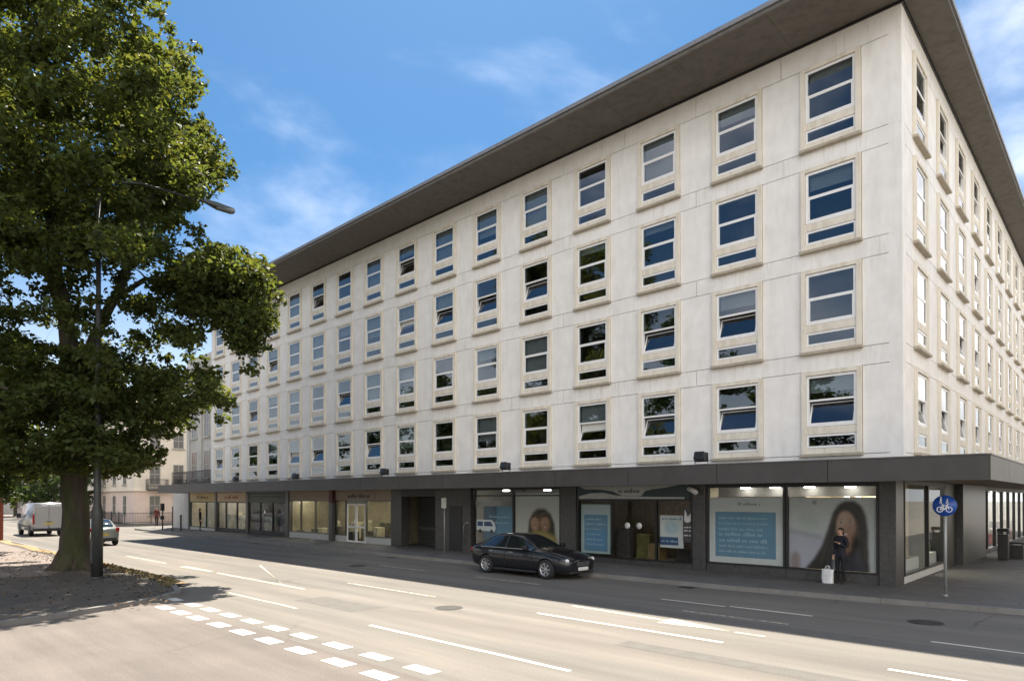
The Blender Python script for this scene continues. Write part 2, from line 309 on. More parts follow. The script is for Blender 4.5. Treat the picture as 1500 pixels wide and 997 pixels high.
def raised(name, poly, h, m, kerb_idx, kw=.14):
    """raised pavement with a kerb strip along the edges named in kerb_idx (counter-clockwise polygon)"""
    b = MB(); n = len(poly); b.prism(poly, -.02, h, 0)
    o = tag(b.build(name, m), kind='structure')
    k = MB()
    for i in kerb_idx:
        a = Vector(poly[i] + (0,)); c = Vector(poly[(i + 1) % n] + (0,)); d = (c - a).normalized(); nn = Vector((d.y, -d.x, 0))
        L = (c - a).length; cnt = max(1, round(L / .9))
        for j in range(cnt):
            p = a + d * (L * j / cnt + .006); q = a + d * (L * (j + 1) / cnt - .006)
            k.prism([(p - nn * kw)[:2], (p + nn * .01)[:2], (q + nn * .01)[:2], (q - nn * kw)[:2]], -.01, h + .006)
    tag(k.build('kerb', M_kerb), kind='structure'); return o
arc = [(5.9 + 0, -2.0)]
cor = [(3.0 + 2.2 * math.sin(R(a)), 0.15 - 2.2 * math.cos(R(a))) for a in (0, 15, 30, 45, 60, 75, 90)]
north = [(-56.2, -2.55), (-42, -2.62), (-28, -2.85), (-15, -2.85), (-8, -2.85), (-4, -2.75), (0, -2.4)] + cor + [(5.2, 60), (5.2, 150), (-.2, 150), (-.2, 44), (-56.2, 44)]
raised('pavement', north, .12, M_pave, range(0, 14))
raised('far_pavement', [(-130, -2.55), (-66.5, -2.55), (-66.5, 80), (-130, 80)], .12, M_path, [0, 1])
south = [(-140, -12.55), (-140, -45), (-11.6, -45), (-12.1, -20), (-12.3, -18.4), (-12.65, -17.1), (-13.2, -15.7), (-13.6, -14.9), (-14.3, -14.1), (-16.5, -13.5), (-25.6, -13.15), (-45, -12.9)]
raised('verge', south, .11, M_verge, range(2, 12))
# worn footpath and the strip of dry leaf dust that lie on the verge
sheet('path', [(-139, -18.2), (-21.8, -18.0), (-21.2, -15.7), (-24.5, -14.4), (-30, -13.9), (-139, -13.6)], .114, M_path)
def blob_strip(name, pts, z, m):
    b = MB(); vs = []; 
    for (x, y, hw) in pts: vs += [(x, y - hw * (.7 + .6 * rnd.random()), z), (x, y + hw * (.7 + .6 * rnd.random()), z)]
    b.add(vs, [(2 * i, 2 * i + 2, 2 * i + 3, 2 * i + 1) for i in range(len(pts) - 1)]); return tag(b.build(name, m), kind='structure')
blob_strip('dust_strip', [(-52 + i * 1.0, -13.42 + .1 * math.sin(i), .22) for i in range(37)], .118, M_dust)
blob_strip('gutter_dust', [(-46 + i * 1.0, -12.74 - .012 * i, .14) for i in range(29)], .006, M_dust)

def mark(poly, m=None, z=.005):
    b = MB(); b.add([(x, y, z) for x, y in poly], [tuple(range(len(poly)))]); return tag(b.build('road_marking', m or M_paint), kind='structure')
def line(x0, x1, y, wd=.12, m=None, y2=None):
    y2 = y if y2 is None else y2; n = max(1, int(abs(x1 - x0) / .5)); a = []; c = []
    for i in range(n + 1):
        t = i / n; x = x0 + (x1 - x0) * t; yy = y + (y2 - y) * t; a.append((x, yy - wd / 2 + rnd.uniform(-.008, .008))); c.append((x, yy + wd / 2 + rnd.uniform(-.008, .008)))
    mark(a + c[::-1], m)
for x in [-13.6, -12.38, -11.32, -10.25, -9.17, -8.08, -6.98, -5.79, -4.6, -3.4]: line(x - .3, x + .34, -14.52, .26)
for x in [-12.4, -11.4, -10.42, -9.3, -8.2, -7.08, -5.92, -4.72, -3.6, -2.5]: line(x - .3, x + .34, -15.17, .28)
line(-6.95, -1.65, -13.0, .10, M_paintw); line(-14.0, -9.95, -13.0, .10, M_paintf); line(-22, -18, -12.95, .10, M_paintf)
line(-5.35, -.85, -9.48, .11, M_paintw); line(1.85, 6, -9.5, .11, M_paintw); line(-13.2, -9.0, -9.48, .10, M_paintf)
line(-19.0, -12.9, -11.15, .14, M_paintf); line(-29, -24, -11.15, .12, M_paintf); line(-40, -34, -11.1, .12, M_paintf)
line(-4.4, -2.62, -5.6, .10, M_paintw); line(-2.56, -.62, -5.48, .11, M_paintw); line(-3.1, -.65, -6.84, .10, M_paintf); line(1.9, 5.2, -6.72, .10, M_paintw)
line(-11.5, -8.6, -5.6, .1, M_paintf); line(-17, -14, -5.6, .1, M_paintf)
M_patch = mat('asphalt_patch', (.120, .112, .100), .9, var=.12, scale=3, micro=.25, mscale=30)
for nm_, x0, x1, y0, y1 in (('trench', -31, 7.5, -7.62, -7.1), ('trench', -11.2, -8.6, -12.4, -11.5), ('trench', -2.2, 4, -11.0, -10.5), ('trench', -24, -21.5, -5.0, -3.4)):
    n_ = max(3, int((x1 - x0) / .8)); lo = [(x0 + (x1 - x0) * i / n_, y0 + rnd.uniform(-.03, .03)) for i in range(n_ + 1)]; hi = [(x0 + (x1 - x0) * i / n_, y1 + rnd.uniform(-.03, .03)) for i in range(n_ + 1)]
    b = MB(); b.add([(x, y, .0025) for x, y in lo] + [(x, y, .0025) for x, y in hi], [(i, i + 1, n_ + 2 + i, n_ + 1 + i) for i in range(n_)]); tag(b.build('road_patch', M_patch), kind='structure')
M_castiron = mat('cast_iron', (.05, .048, .045), .55, .5, var=.2, scale=12, bump=.6, bscale=60)
for x, y in ((-7.4, -10.4), (-17.5, -6.3), (1.4, -4.6)):
    b = MB(); b.lathe([(.34, .001), (.34, .006)], (x, y, 0), 28, 0, smooth=False); b.lathe([(.27, .006), (.27, .009)], (x, y, 0), 28, 0, smooth=False); tag(b.build('manhole_cover', M_castiron), kind='structure')
for x, y in ((-5.0, -3.05), (-19.5, -3.15), (-33, -3.05)):
    b = MB(); b.box(x - .24, x + .24, y - .2, y + .2, .001, .007)
    for k in range(6): b.box(x - .2 + k * .075, x - .16 + k * .075, y - .17, y + .17, .007, .012)
    tag(b.build('drain_grate', M_castiron), kind='structure')
# lane arrows
mark([(-5.4, -8.02), (-5.4, -8.18), (-2.75, -8.3), (-2.75, -8.6), (-1.2, -8.38), (-2.75, -7.95), (-2.75, -8.16)], M_paintf)
line(-1.1, -.5, -8.42, .1, M_paintf)
mark([(-20.6, -8.75), (-20.35, -8.95), (-14.2, -11.12), (-14.6, -11.0)], M_paintf)
mark([(-22.2, -11.0), (-22.2, -11.3), (-19.6, -11.2), (-19.6, -11.0)], M_paintf)

# ------------------------------------------------------------------ office building
OB = empty('office_building', (0, 0, 0), 0, 'five storey pale concrete office block with flat brown eaves and a dark shop canopy', 'building')
FX = [-1.89, -4.8, -7.72, -10.67, -13.6, -16.56, -19.5, -22.45, -25.36, -28.25, -31.14, -34.0, -36.86, -39.72, -42.52, -45.33]
SY = [2.087 + 3.283 * i for i in range(13)]
T0, ST = 6.38, 3.118          # head of the lowest window, storey height
ZR = 16.69; ZW = 3.5; XL = -46.9; YB = 44.4
HW = .705; SURX = .85; STOP = .15; SBOT = 2.42   # half width of the white frame, surround half width, surround above/below the head
wb = MB()
def panel(u0, u1, z0, z1, face):
    if u1 - u0 < .03 or z1 - z0 < .03: return
    g = .009
    if face == 'f':
        wb.box(u0 + g, u1 - g, 0, .13, z0 + g, z1 - g, 0); wb.box(u0, u1, .125, .34, z0, z1, 1)
    else:
        wb.box(-.13, 0, u0 + g, u1 - g, z0 + g, z1 - g, 0); wb.box(-.34, -.125, u0, u1, z0, z1, 1)
def facade(cs, u0, u1, face):
    cs = sorted(cs); edges = [u0]
    for a, b in zip(cs, cs[1:]): edges.append((a + b) / 2)
    edges.append(u1)
    for fl in range(4):
        t = T0 + ST * fl; lo = ZW if fl == 0 else t - ST + STOP; zb = t - SBOT
        # band under the windows, split at every second bay
        for i in range(0, len(cs), 2): panel(edges[i], edges[min(i + 2, len(cs))], lo, zb, face)
        prev = u0
        for c in cs: panel(prev, c - SURX, zb, t + STOP, face); prev = c + SURX
        panel(prev, u1, zb, t + STOP, face)
    for i in range(len(cs)): panel(edges[i], edges[i + 1], T0 + ST * 3 + STOP, ZR, face)
facade(FX, XL, -.006, 'f'); facade(SY, .345, YB, 's')
wb.box(-.344, -.0, .004, .344, ZW, ZR, 0)                          # corner post
wb.box(XL, XL + .3, .35, 18, ZW, ZR, 0); wb.box(XL, -.35, YB - .3, YB, ZW, ZR, 0)
wb.box(XL + .3, -1.6, 1.6, 1.8, ZW, ZR, 1); wb.box(-1.8, -1.6, 1.8, YB - .3, ZW, ZR, 1)      # inner core behind the rooms
for fl in range(5): 
    z = T0 + ST * fl - SBOT - .5
    wb.box(XL + .3, -.36, .36, 1.6, z - .15, z, 1); wb.box(-1.6, -.36, 1.6, YB - .3, z - .15, z, 1)
wb.build('wall', [M_wall, M_joint], OB)
rf = MB()
rf.box(XL - .03, .95, -2.15, YB + .9, ZR + .003, ZR + .12, 0)
xs_ = [XL - .02 + 2.93 * k for k in range(16)] + [.95 - .02]
for a, c in zip(xs_, xs_[1:]): rf.box(a + .004, c - .004, -2.13, -.06, ZR - .02, ZR + .002, 0)
ys_ = [-.04 + 3.0 * k for k in range(15)] + [YB]
for a, c in zip(ys_, ys_[1:]): rf.box(.06, .93, a + .004, c - .004, ZR - .02, ZR + .002, 0)
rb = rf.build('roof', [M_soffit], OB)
rf = MB(); rf.box(XL - .08, 1.01, -2.21, YB + .95, ZR + .123, ZR + .26, 0); rf.box(XL, .3, -.6, YB, ZR + .26, ZR + .5, 0); rf.build('roof_edge', [M_flash], rb)
rf = MB()
rf.box(XL, -.0, -.05, -.003, ZR - .09, ZR - .004, 0); rf.box(.003, .05, -.05, YB, ZR - .09, ZR - .004, 0); rf.build('dark_bead', [M_dark], rb)  # dark bead along the wall and soffit junction

# windows: local x along wall, y into the wall, z from the head
def ring(b, x0, x1, z0, z1, wd, y0, y1, m):
    b.box(x0, x1, y0, y1, z1 - wd, z1, m); b.box(x0, x1, y0, y1, z0, z0 + wd, m)
    b.box(x0, x0 + wd, y0, y1, z0 + wd, z1 - wd, m); b.box(x1 - wd, x1, y0, y1, z0 + wd, z1 - wd, m)
VT, VB = -1.80, -2.18      # vent light top and bottom
def win_mesh(room):
    b = MB(); g = .008
    # projecting concrete surround: jambs, head, middle panel, apron
    b.box(-SURX + g, -HW - .01, -.085, .12, -SBOT + .05, STOP - g, 0); b.box(HW + .01, SURX - g, -.085, .12, -SBOT + .05, STOP - g, 0)
    b.box(-HW - .01, HW + .01, -.085, .12, .02, STOP - g, 0)
    b.box(-HW - .01, HW + .01, -.045, .12, VT + .02, -1.555, 0); b.box(-HW - .01, HW + .01, -.045, .12, -SBOT + .05, VB - .02, 0)
    # white frames
    ring(b, -HW, HW, -1.545, .01, .075, -.035, .07, 1); ring(b, -HW, HW, VB - .01, VT + .01, .06, -.03, .07, 1)
    b.box(-HW + .07, HW - .07, -.025, .06, -.775, -.715, 1)
    # room behind
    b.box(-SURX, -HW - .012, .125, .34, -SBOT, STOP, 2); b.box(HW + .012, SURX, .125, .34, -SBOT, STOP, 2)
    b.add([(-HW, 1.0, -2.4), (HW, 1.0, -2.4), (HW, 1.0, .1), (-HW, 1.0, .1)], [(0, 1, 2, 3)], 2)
    return b.mesh('window', [M_surr, M_white, M_room])
def pane_mesh(x0, x1, z0, z1, y, m, nm):
    b = MB(); b.box(x0, x1, y, y + .012, z0, z1); return b.mesh(nm, m)
def sash_mesh(gm, nm):     # origin at the lower edge so that it can tilt
    b = MB(); x = HW - .078; h = .69; ring(b, -x, x, 0, h, .035, -.012, .03, 0); b.box(-x + .03, x - .03, .0, .012, .03, h - .03, 1)
    return b.mesh(nm, [M_white, gm])
def blind_mesh(h):
    b = MB(); b.box(-HW + .08, HW - .08, .12, .13, -h, -.04); b.tube([(-HW + .08, .125, -.05), (HW - .08, .125, -.05)], .025, 6); return b.mesh('blind', M_blind)
b = MB(); b.bbox(-SURX - .03, SURX + .03, -.155, .06, -SBOT - .04, -SBOT + .048, .012); ME_sill = b.mesh('sill', M_sill)
ME_win = win_mesh(None); BL = [blind_mesh(h) for h in (.25, .5, .72, 1.1, 1.4)]
UP = pane_mesh(-HW + .07, HW - .07, -.72, -.06, -.026, M_glass, 'upper_pane'); VP = pane_mesh(-HW + .055, HW - .055, VB + .045, VT - .045, -.022, M_glass, 'vent_pane'); SA = sash_mesh(M_glass, 'lower_sash')
UPs = pane_mesh(-HW + .07, HW - .07, -.72, -.06, -.026, M_glass_s, 'upper_pane'); VPs = pane_mesh(-HW + .055, HW - .055, VB + .045, VT - .045, -.022, M_glass_s, 'vent_pane'); SAs = sash_mesh(M_glass_s, 'lower_sash')
OPEN_F = {(3, 7), (3, 10), (3, 12), (2, 4), (2, 5), (2, 6), (2, 7), (2, 12), (2, 13), (1, 1), (1, 2), (1, 9), (1, 13), (0, 0), (0, 1), (0, 2), (0, 3), (0, 8), (0, 10), (0, 11), (0, 15)}
OPEN_S = {(0, 0), (0, 1), (0, 2), (0, 3), (0, 4), (0, 5), (1, 2), (1, 3), (1, 4), (2, 3), (2, 5), (3, 1), (3, 2), (3, 3), (2, 7), (1, 7), (0, 7)}
BLIND_F = {(3, 0): 0, (2, 0): 1, (0, 0): 1, (1, 4): 4, (3, 5): 3, (3, 6): 4, (2, 8): 3, (3, 8): 4, (1, 8): 4, (2, 10): 4, (3, 11): 4, (2, 14): 3, (2, 15): 3, (2, 3): 0, (1, 11): 2, (3, 13): 3, (2, 11): 4, (0, 7): 3, (2, 2): 0}
def window(loc, rz, fl, i, face):
    wo = link('window', ME_win, OB); wo.location = loc; wo.rotation_euler = (0, 0, rz)
    r = random.Random(fl * 100 + i + (7 if face == 's' else 0)); j = lambda s=.5: R(r.uniform(-s, s))
    u = link('upper_pane', UP if face == 'f' else UPs, wo); u.rotation_euler = (j(.3), 0, j(.5))
    v = link('vent_pane', VP if face == 'f' else VPs, wo); v.rotation_euler = (j(.2), 0, j(.4))
    s = link('lower_sash', SA if face == 'f' else SAs, wo); s.location = (0, -.018, -1.468)
    op = (fl, i) in (OPEN_F if face == 'f' else OPEN_S)
    s.rotation_euler = (-R(r.uniform(14, 21)) if op else j(.3), 0, j(.4))
    link('sill', ME_sill, wo)
    k = BLIND_F.get((fl, i), r.randrange(5) if r.random() < .4 else None) if face == 'f' else (r.randrange(5) if r.random() < .45 else None)
    if k is not None: link('blind', BL[k], wo)
for fl in range(4):
    for i, x in enumerate(FX): window((x, 0, T0 + ST * fl), 0, fl, i, 'f')
    for i, y in enumerate(SY[:9]): window((0, y, T0 + ST * fl), R(90), fl, i, 's')
fb = MB()                     # the remaining side windows, beyond the edge of the view
for fl in range(4):
    for y in SY[9:]:
        T = Matrix.Translation((0, y, T0 + ST * fl)) @ Matrix.Rotation(R(90), 4, 'Z')
        for me, off in ((ME_win, {0: 0, 1: 1, 2: 2}), (UPs, {0: 3}), (VPs, {0: 3}), (ME_sill, {0: 0})):
            for p in me.polygons: fb.add([me.vertices[q].co for q in p.vertices], [tuple(range(len(p.vertices)))], off[p.material_index], False, T)
        fb.box(-HW + .08, HW - .08, .012, .024, -1.45, -.78, 3, T)
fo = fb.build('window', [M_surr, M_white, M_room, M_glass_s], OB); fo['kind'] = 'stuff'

# canopy
XC = -52.6
cb = MB(); cb.box(XC, 2.12, -1.85, .42, 3.32, 3.66, 0); cb.box(-.33, 2.12, .42, YB, 3.32, 3.66, 0)
co = cb.build('canopy', [M_flash], OB)
cb = MB()
xs = [XC - .05] + [XC + 3.2 * k for k in range(1, 17)] + [2.17]
for a, c in zip(xs, xs[1:]): cb.box(a + .009, c - .009, -1.93, -1.855, 3.10, 3.69, 0); cb.box(a + .002, c - .002, -1.95, -1.84, 3.692, 3.725, 1)
ys = [-1.85 + 3.3 * k for k in range(0, 14)] + [YB]
for a, c in zip(ys, ys[1:]): cb.box(2.125, 2.2, a + .009, c - .009, 3.10, 3.69, 0); cb.box(2.11, 2.22, a + .002, c - .002, 3.692, 3.725, 1)
cb.box(XC - .05, XC + .03, -1.85, .42, 3.10, 3.72, 0)
cb.build('fascia', [M_fascia, mat('fascia_capping', (.10, .10, .10), .4, .3, var=.2)], co)
cb = MB(); cb.box(XC + .035, 2.12, -1.85, .5, 3.2, 3.315, 0); cb.box(-.3, 2.12, .5, YB, 3.2, 3.315, 0); cb.build('soffit', [M_csoff], co)
cb = MB(); cb.box(-52.5, -.36, .42, 9, 3.318, 3.49, 0); cb.box(-52.5, -.36, 4.2, 4.4, .1, 3.3, 0); cb.box(-9, -8.8, 4.4, YB, .1, 3.3, 0)
cb.box(-52.5, -52.35, .46, 4.2, .1, 3.3, 0); cb.build('party_wall', [M_greyin], OB)

# ---- ground floor
G = .44
def pier(x0, x1, m=M_pier, y0=.37, y1=.9, z1=3.198):
    p = MB(); p.bbox(x0, x1, y0, y1, .1, z1, .01); return p.build('pier', m, OB)
for a, c in ((-6.62, -6.14), (-12.6, -11.8), (-24.3, -23.4), (-36.0, -35.5), (-41.7, -41.4), (-47.15, -46.8), (-52.5, -52.2)): pier(a, c)
p = MB(); p.bbox(-.72, -.28, .37, 1.28, .1, 3.198, .01); p.build('pier', M_pier, OB)
p = MB(); p.bbox(-.9, -.02, 9.1, 14.4, .1, 3.198, .01); p.build('pier', M_pier, OB)
p = MB(); p.bbox(-.9, -.25, 7.1, 9.1, .1, 3.198, .01); p.build('pier', M_dark, OB)
def shopfront(x0, x1, mull, riser, head, mf, mr, mh, gl=M_shopglass, tran=None, z1=3.198):
    """glazed bay on the front wall: riser, head board, mullions, one glass pane per light"""
    f = MB(); f.box(x0, x1, G - .02, G + .10, riser, riser + .06, 0); f.box(x0, x1, G - .02, G + .10, head - .06, head, 0)
    xs = [x0] + list(mull) + [x1]
    for k, x in enumerate(xs):
        a = x0 if k == 0 else (x1 - .07 if k == len(xs) - 1 else x - .035)
        f.box(a, a + .07, G - .03, G + .09, riser + .06, head - .06, 0)
    if tran:
        for a, c in zip(xs, xs[1:]): f.box(a + .07, c - .07, G - .01, G + .06, tran, tran + .05, 0)
    o = f.build('shopfront', [mf], OB)
    r = MB(); r.box(x0, x1, G - .005, G + .12, .1, riser, 0); r.build('stallriser', [mr], o)
    h = MB(); h.box(x0, x1, G - .005, G + .12, head, z1, 0); h.build('headboard', [mh], o)
    for a, c in zip(xs, xs[1:]):
        q = MB(); q.box(a + .036, c - .036, G + .03, G + .042, riser + .06, head - .06, 0); q.build('pane', [gl], o)
    return o
M_cream = mat('cream_board', (.42, .36, .24), .6, var=.1); M_tan = mat('tan_board', (.34, .28, .21), .6, var=.1)
M_greenb = mat('dark_green_board', (.055, .07, .06), .5, var=.1); M_redb = mat('red_brown_board', (.09, .03, .025), .5)
M_stallw = mat('pale_riser', (.50, .50, .49), .6, var=.1); M_bluebase = mat('navy_base', (.04, .05, .08), .5)
W1 = shopfront(-3.40, -.74, [], .40, 3.08, M_dark, M_pier, M_dark)
W2 = shopfront(-6.12, -3.42, [], .40, 3.08, M_dark, M_pier, M_dark)
W3 = shopfront(-17.98, -12.62, [-15.34], .34, 3.1, M_dark, M_pier, M_dark, tran=2.76)
ENT = shopfront(-11.78, -6.64, [-10.06, -8.12], .32, 2.62, M_dark, M_pier, M_dark)
S4a = shopfront(-35.48, -30.3, [-34.0, -32.2], .48, 2.55, mat('bronze_frame', (.10, .09, .07), .4), M_stallw, M_tan)
S4b = shopfront(-29.9, -28.75, [], .48, 2.55, M_dark, M_stallw, M_tan)
S4c = shopfront(-26.75, -24.32, [], .48, 2.55, MATS['bronze_frame'], M_stallw, M_tan)
p = MB(); p.bbox(-30.29, -29.92, .2, .56, .1, 2.4, .01, 0); p.bbox(-30.29, -29.92, .2, .56, 2.4, 3.195, .01, 1); p.build('pier', [M_pier, M_redb], OB)
S3 = shopfront(-41.38, -36.02, [-39.6, -37.8], .36, 2.45, M_dark, M_dark, M_greenb)
S2 = shopfront(-46.78, -41.72, [-45.2, -43.3], .36, 2.4, M_dark, M_dark, M_cream)
S1 = shopfront(-52.18, -47.17, [-48.9], .32, 2.4, mat('green_frame', (.03, .06, .045), .5), M_stallw, M_cream)
# double doors
def double_door(x0, x1, z1, mf, split=True, nm='door', handle=M_white):
    mid = (x0 + x1) / 2
    for s, (a, c) in enumerate(((x0, mid - .006), (mid + .006, x1))):
        f = MB(); ring(f, a, c, .125, z1, .09, G + .0, G + .05, 0); f.box(a + .09, c - .09, G + .0, G + .05, .95, 1.06, 0)
        d = f.build(nm, [mf], OB)
        q = MB(); q.box(a + .09, c - .09, G + .02, G + .03, .215, z1 - .09, 0); q.build('pane', [M_shopglass], d)
        hx = (mid - .05) if s == 0 else (mid + .05); hh = MB(); hh.tube([(hx, G - .06, 1.0), (hx, G - .06, 1.45)], .016, 6); hh.box(hx - .012, hx + .012, G - .06, G, 1.04, 1.06); hh.box(hx - .012, hx + .012, G - .06, G, 1.39, 1.41); hh.build('handle', [handle], d)
h = MB(); h.box(-28.73, -26.77, G - .004, G + .12, 2.36, 3.198); h.build('headboard', [mat('grey_board', (.30, .31, .27), .6)], OB)
double_door(-28.7, -26.8, 2.35, M_white)
# roundels on the glass of the poster-shop entrance doors
q = MB()
for dx in (-.26, .26): q.lathe([(.12, 0), (.12, .01)], (-9.1 + dx, G - .022, 1.62), 20, 0, axis='Y')
q.build('door_roundel', [M_white], ENT)
# dark goods entrance with roller shutter and service doors
s = MB(); s.box(-23.39, -20.6, .35, .6, 2.75, 3.198, 0)
for k in range(26): s.bbox(-23.38, -20.62, 1.5, 1.56, .12 + k * .1, .215 + k * .1, .02, 0, seg=1)
s.box(-23.39, -20.6, 1.48, 1.6, 1.0, 1.12, 1); s.build('roller_shutter', [M_slatdark, mat('shutter_band', (.075, .075, .072), .5)], OB)
s = MB(); s.bbox(-20.58, -18.02, .33, .6, .1, 3.198, .01, 0); s.box(-19.5, -18.6, .30, .33, .12, 2.3, 1); so_ = s.build('service_door', [M_pier, M_dark], OB)
s = MB(); s.tube([(-18.35, .30, .6), (-18.35, .22, .65), (-18.35, .22, 1.35), (-18.25, .22, 1.5), (-18.1, .3, 1.5)], .03, 8); s.build('handle', [mat('steel', (.45, .45, .44), .35, 1.0)], so_)
# side glazing of the corner shop
f = MB(); GS = -.28
for a in (1.30, 4.45, 7.02): f.box(GS - .12, GS + .02, a, a + .09, .4, 3.08, 0)
f.box(GS - .12, GS + .02, 1.28, 7.1, .34, .4, 0); f.box(GS - .12, GS + .02, 1.28, 7.1, 3.08, 3.198, 0)
sf = f.build('shopfront', [M_dark], OB)
f = MB(); f.box(GS - .12, GS, 1.28, 7.1, .1, .338, 0); f.build('stallriser', [M_stallw], sf)
for a, c in ((1.39, 4.45), (4.54, 7.02)):
    f = MB(); f.box(GS - .06, GS - .048, a, c, .4, 3.08); f.build('pane', [M_shopglass], sf)
f = MB()
yy = [14.4 + 2.5 * k for k in range(13)]
for a in yy: f.box(GS - .12, GS + .02, a, a + .09, .3, 3.0, 0)
f.box(GS - .12, GS + .02, 14.4, YB, .22, .3, 0); f.box(GS - .12, GS + .02, 14.4, YB, 3.0, 3.198, 0)
sf2 = f.build('shopfront', [M_dark], OB)
f = MB(); f.box(GS - .12, GS, 14.4, YB, .1, .218, 0); f.build('stallriser', [M_pier], sf2)
for a, c in zip(yy, yy[1:]):
    f = MB(); f.box(GS - .06, GS - .048, a + .09, c, .3, 3.0); f.build('pane', [M_shopglass], sf2)

# shop interiors: partitions, goods, lit ceiling lamps
def interior(x0, x1, mw, seed, goods, lamps=(), lampw=.16, dep=3.9):
    r = random.Random(seed); b = MB()
    b.box(x0, x1, G + dep - .35, G + dep - .3, .13, 3.19, 0); b.box(x0, x0 + .05, G + .15, G + dep - .35, .13, 3.19, 0); b.box(x1 - .05, x1, G + .15, G + dep - .35, .13, 3.19, 0)
    b.box(x0, x1, G + .13, G + dep, .121, .135, 1)
    o = b.build('shop_interior', [mw, mat('shop_floor', (.2, .18, .15), .5)], OB)
    for (x, y, w_, d_, h_, c) in goods:
        k = MB(); k.bbox(x, x + w_, y, y + d_, .14, .14 + h_, .03, 0)
        for t in range(int(h_ / .38)): k.box(x - .01, x + w_ + .01, y - .02, y + d_ * .5, .3 + t * .38, .33 + t * .38, 0)
        k.build('display_stand', [mat('goods_%02x%02x%02x' % tuple(int(255 * q) for q in c), c, .6, var=.35, scale=5)], o)
    for (x, y) in lamps:
        k = MB(); k.lathe([(lampw, 0), (lampw, .04), (lampw * .5, .07)], (x, y, 3.0), 14, 0); k.build('ceiling_light', [M_lamp if lampw < .2 else M_lamp2], o)
    return o
def goods(x0, x1, n, seed, cols, y=(.62, 1.9), h=(.5, 1.6)):
    r = random.Random(seed); return [(x0 + .2 + (x1 - x0 - .9) * (i + r.random() * .5) / n, r.uniform(*y), r.uniform(.3, .7), r.uniform(.3, .6), r.uniform(*h), cols[i % len(cols)]) for i in range(n)]
interior(-52.2, -47.2, M_warmin, 1, goods(-52.2, -47.2, 10, 1, [(.6, .58, .5), (.35, .2, .12), (.5, .5, .48)]), lamps=[(-51, 1.8), (-49, 1.8)], lampw=.3)
interior(-46.8, -41.8, M_greyin, 2, goods(-46.8, -41.8, 12, 2, [(.55, .5, .36), (.3, .1, .06), (.4, .4, .38), (.12, .1, .08)]), lamps=[(-45.5, 1.8), (-43, 1.8)], lampw=.3)
interior(-41.4, -36.1, mat('shop_wall_dim', (.12, .12, .12), .8, var=.2), 3, goods(-41.4, -36.1, 12, 3, [(.35, .36, .34), (.1, .09, .14), (.45, .45, .5), (.05, .1, .08)]), lamps=[(-40, 1.8), (-37.5, 1.8)])
interior(-35.4, -24.4, mat('shop_wall_olive', (.24, .21, .13), .8, var=.3, scale=1), 4, goods(-35.4, -24.4, 15, 4, [(.10, .09, .06), (.5, .45, .3), (.07, .07, .06)], h=(.4, 1.2)), lamps=[(-34.5, 1.4), (-31.5, 1.8), (-28, 2.2), (-25.5, 1.4)], lampw=.3)
interior(-17.9, -12.7, M_greyin, 5, [], lamps=[(-16.5, 1.2), (-14, 1.2)])
interior(-11.7, -6.7, mat('shop_wall_brown', (.10, .075, .05), .8, var=.3), 6, goods(-11.7, -6.7, 5, 6, [(.2, .13, .06), (.06, .05, .05), (.16, .14, .05)]), lamps=[(-9.2, 2.4)])
interior(-6.1, -.75, M_warmin, 7, [], lamps=[(-4.95, .95), (-3.95, .95), (-2.85, .95), (-1.65, .95)])
k = MB()                              # bulkhead that carries the lamp track behind the poster tops
k.box(-6.05, -.78, 1.2, 1.25, 2.72, 3.19); k.build('bulkhead', [mat('bulkhead_grey', (.13, .12, .11), .7)], OB)
# side room seen through the corner glass
r_ = MB(); r_.box(-3.2, -3.15, 1.5, 9, .13, 3.19, 0); r_.box(-3.2, -.9, 8.9, 8.95, .13, 3.19, 0)
for y in (2.4, 3.7, 5.2, 6.8): r_.tube([(-2.2, y, .13), (-2.2, y, 3.19)], .11, 10, 1)
io = r_.build('shop_interior', [M_warmin, M_white], OB)
for (y, x, h_, c) in ((2.2, -1.4, .9, (.55, .08, .07)), (3.0, -1.6, 1.1, (.5, .25, .2)), (4.7, -1.4, 1.2, (.62, .55, .15)), (5.6, -1.5, 1.0, (.55, .5, .3)), (6.4, -1.2, .9, (.2, .3, .15))):
    k = MB(); k.bbox(x, x + .5, y, y + .7, .14, .14 + h_, .04); k.box(x - .02, x + .52, y - .02, y + .3, .14 + h_ * .6, .17 + h_ * .6); k.build('display_stand', [mat('goods_s%d' % int(y * 10), c, .6, var=.3, scale=6)], io)
for y in (1.9, 3.2, 4.6, 6.0):
    k = MB(); k.box(-1.9, -1.2, y, y + .5, 3.1, 3.16); k.build('ceiling_light', [M_lamp2], io)
k = MB(); k.box(-.9, -.5, 1.5, 6.9, .141, .75); k.build('window_plinth', [M_white], io)
r_ = MB(); r_.box(-4.2, -4.15, 14.6, YB, .13, 3.19, 0)
for y in np.arange(15.2, 42, 2.3): r_.box(-2.4, -2.2, y, y + .35, .13, 3.19, 1)
io2 = r_.build('shop_interior', [M_warmin, M_white], OB)
for y in np.arange(15, 42, 2.2):
    k = MB(); k.box(-1.9, -1.3, y, y + .5, 3.1, 3.16); k.build('ceiling_light', [M_lamp], io2)
for i_, y in enumerate(np.arange(15.5, 34, 1.9)):
    k = MB(); k.bbox(-1.5, -.9, y, y + .8, .14, 1.0 + .3 * math.sin(y), .04); k.build('display_stand', [mat('goods_t%d' % (i_ % 4), [(.5, .12, .1), (.5, .48, .4), (.2, .2, .22), (.6, .55, .2)][i_ % 4], .6, var=.3)], io2)

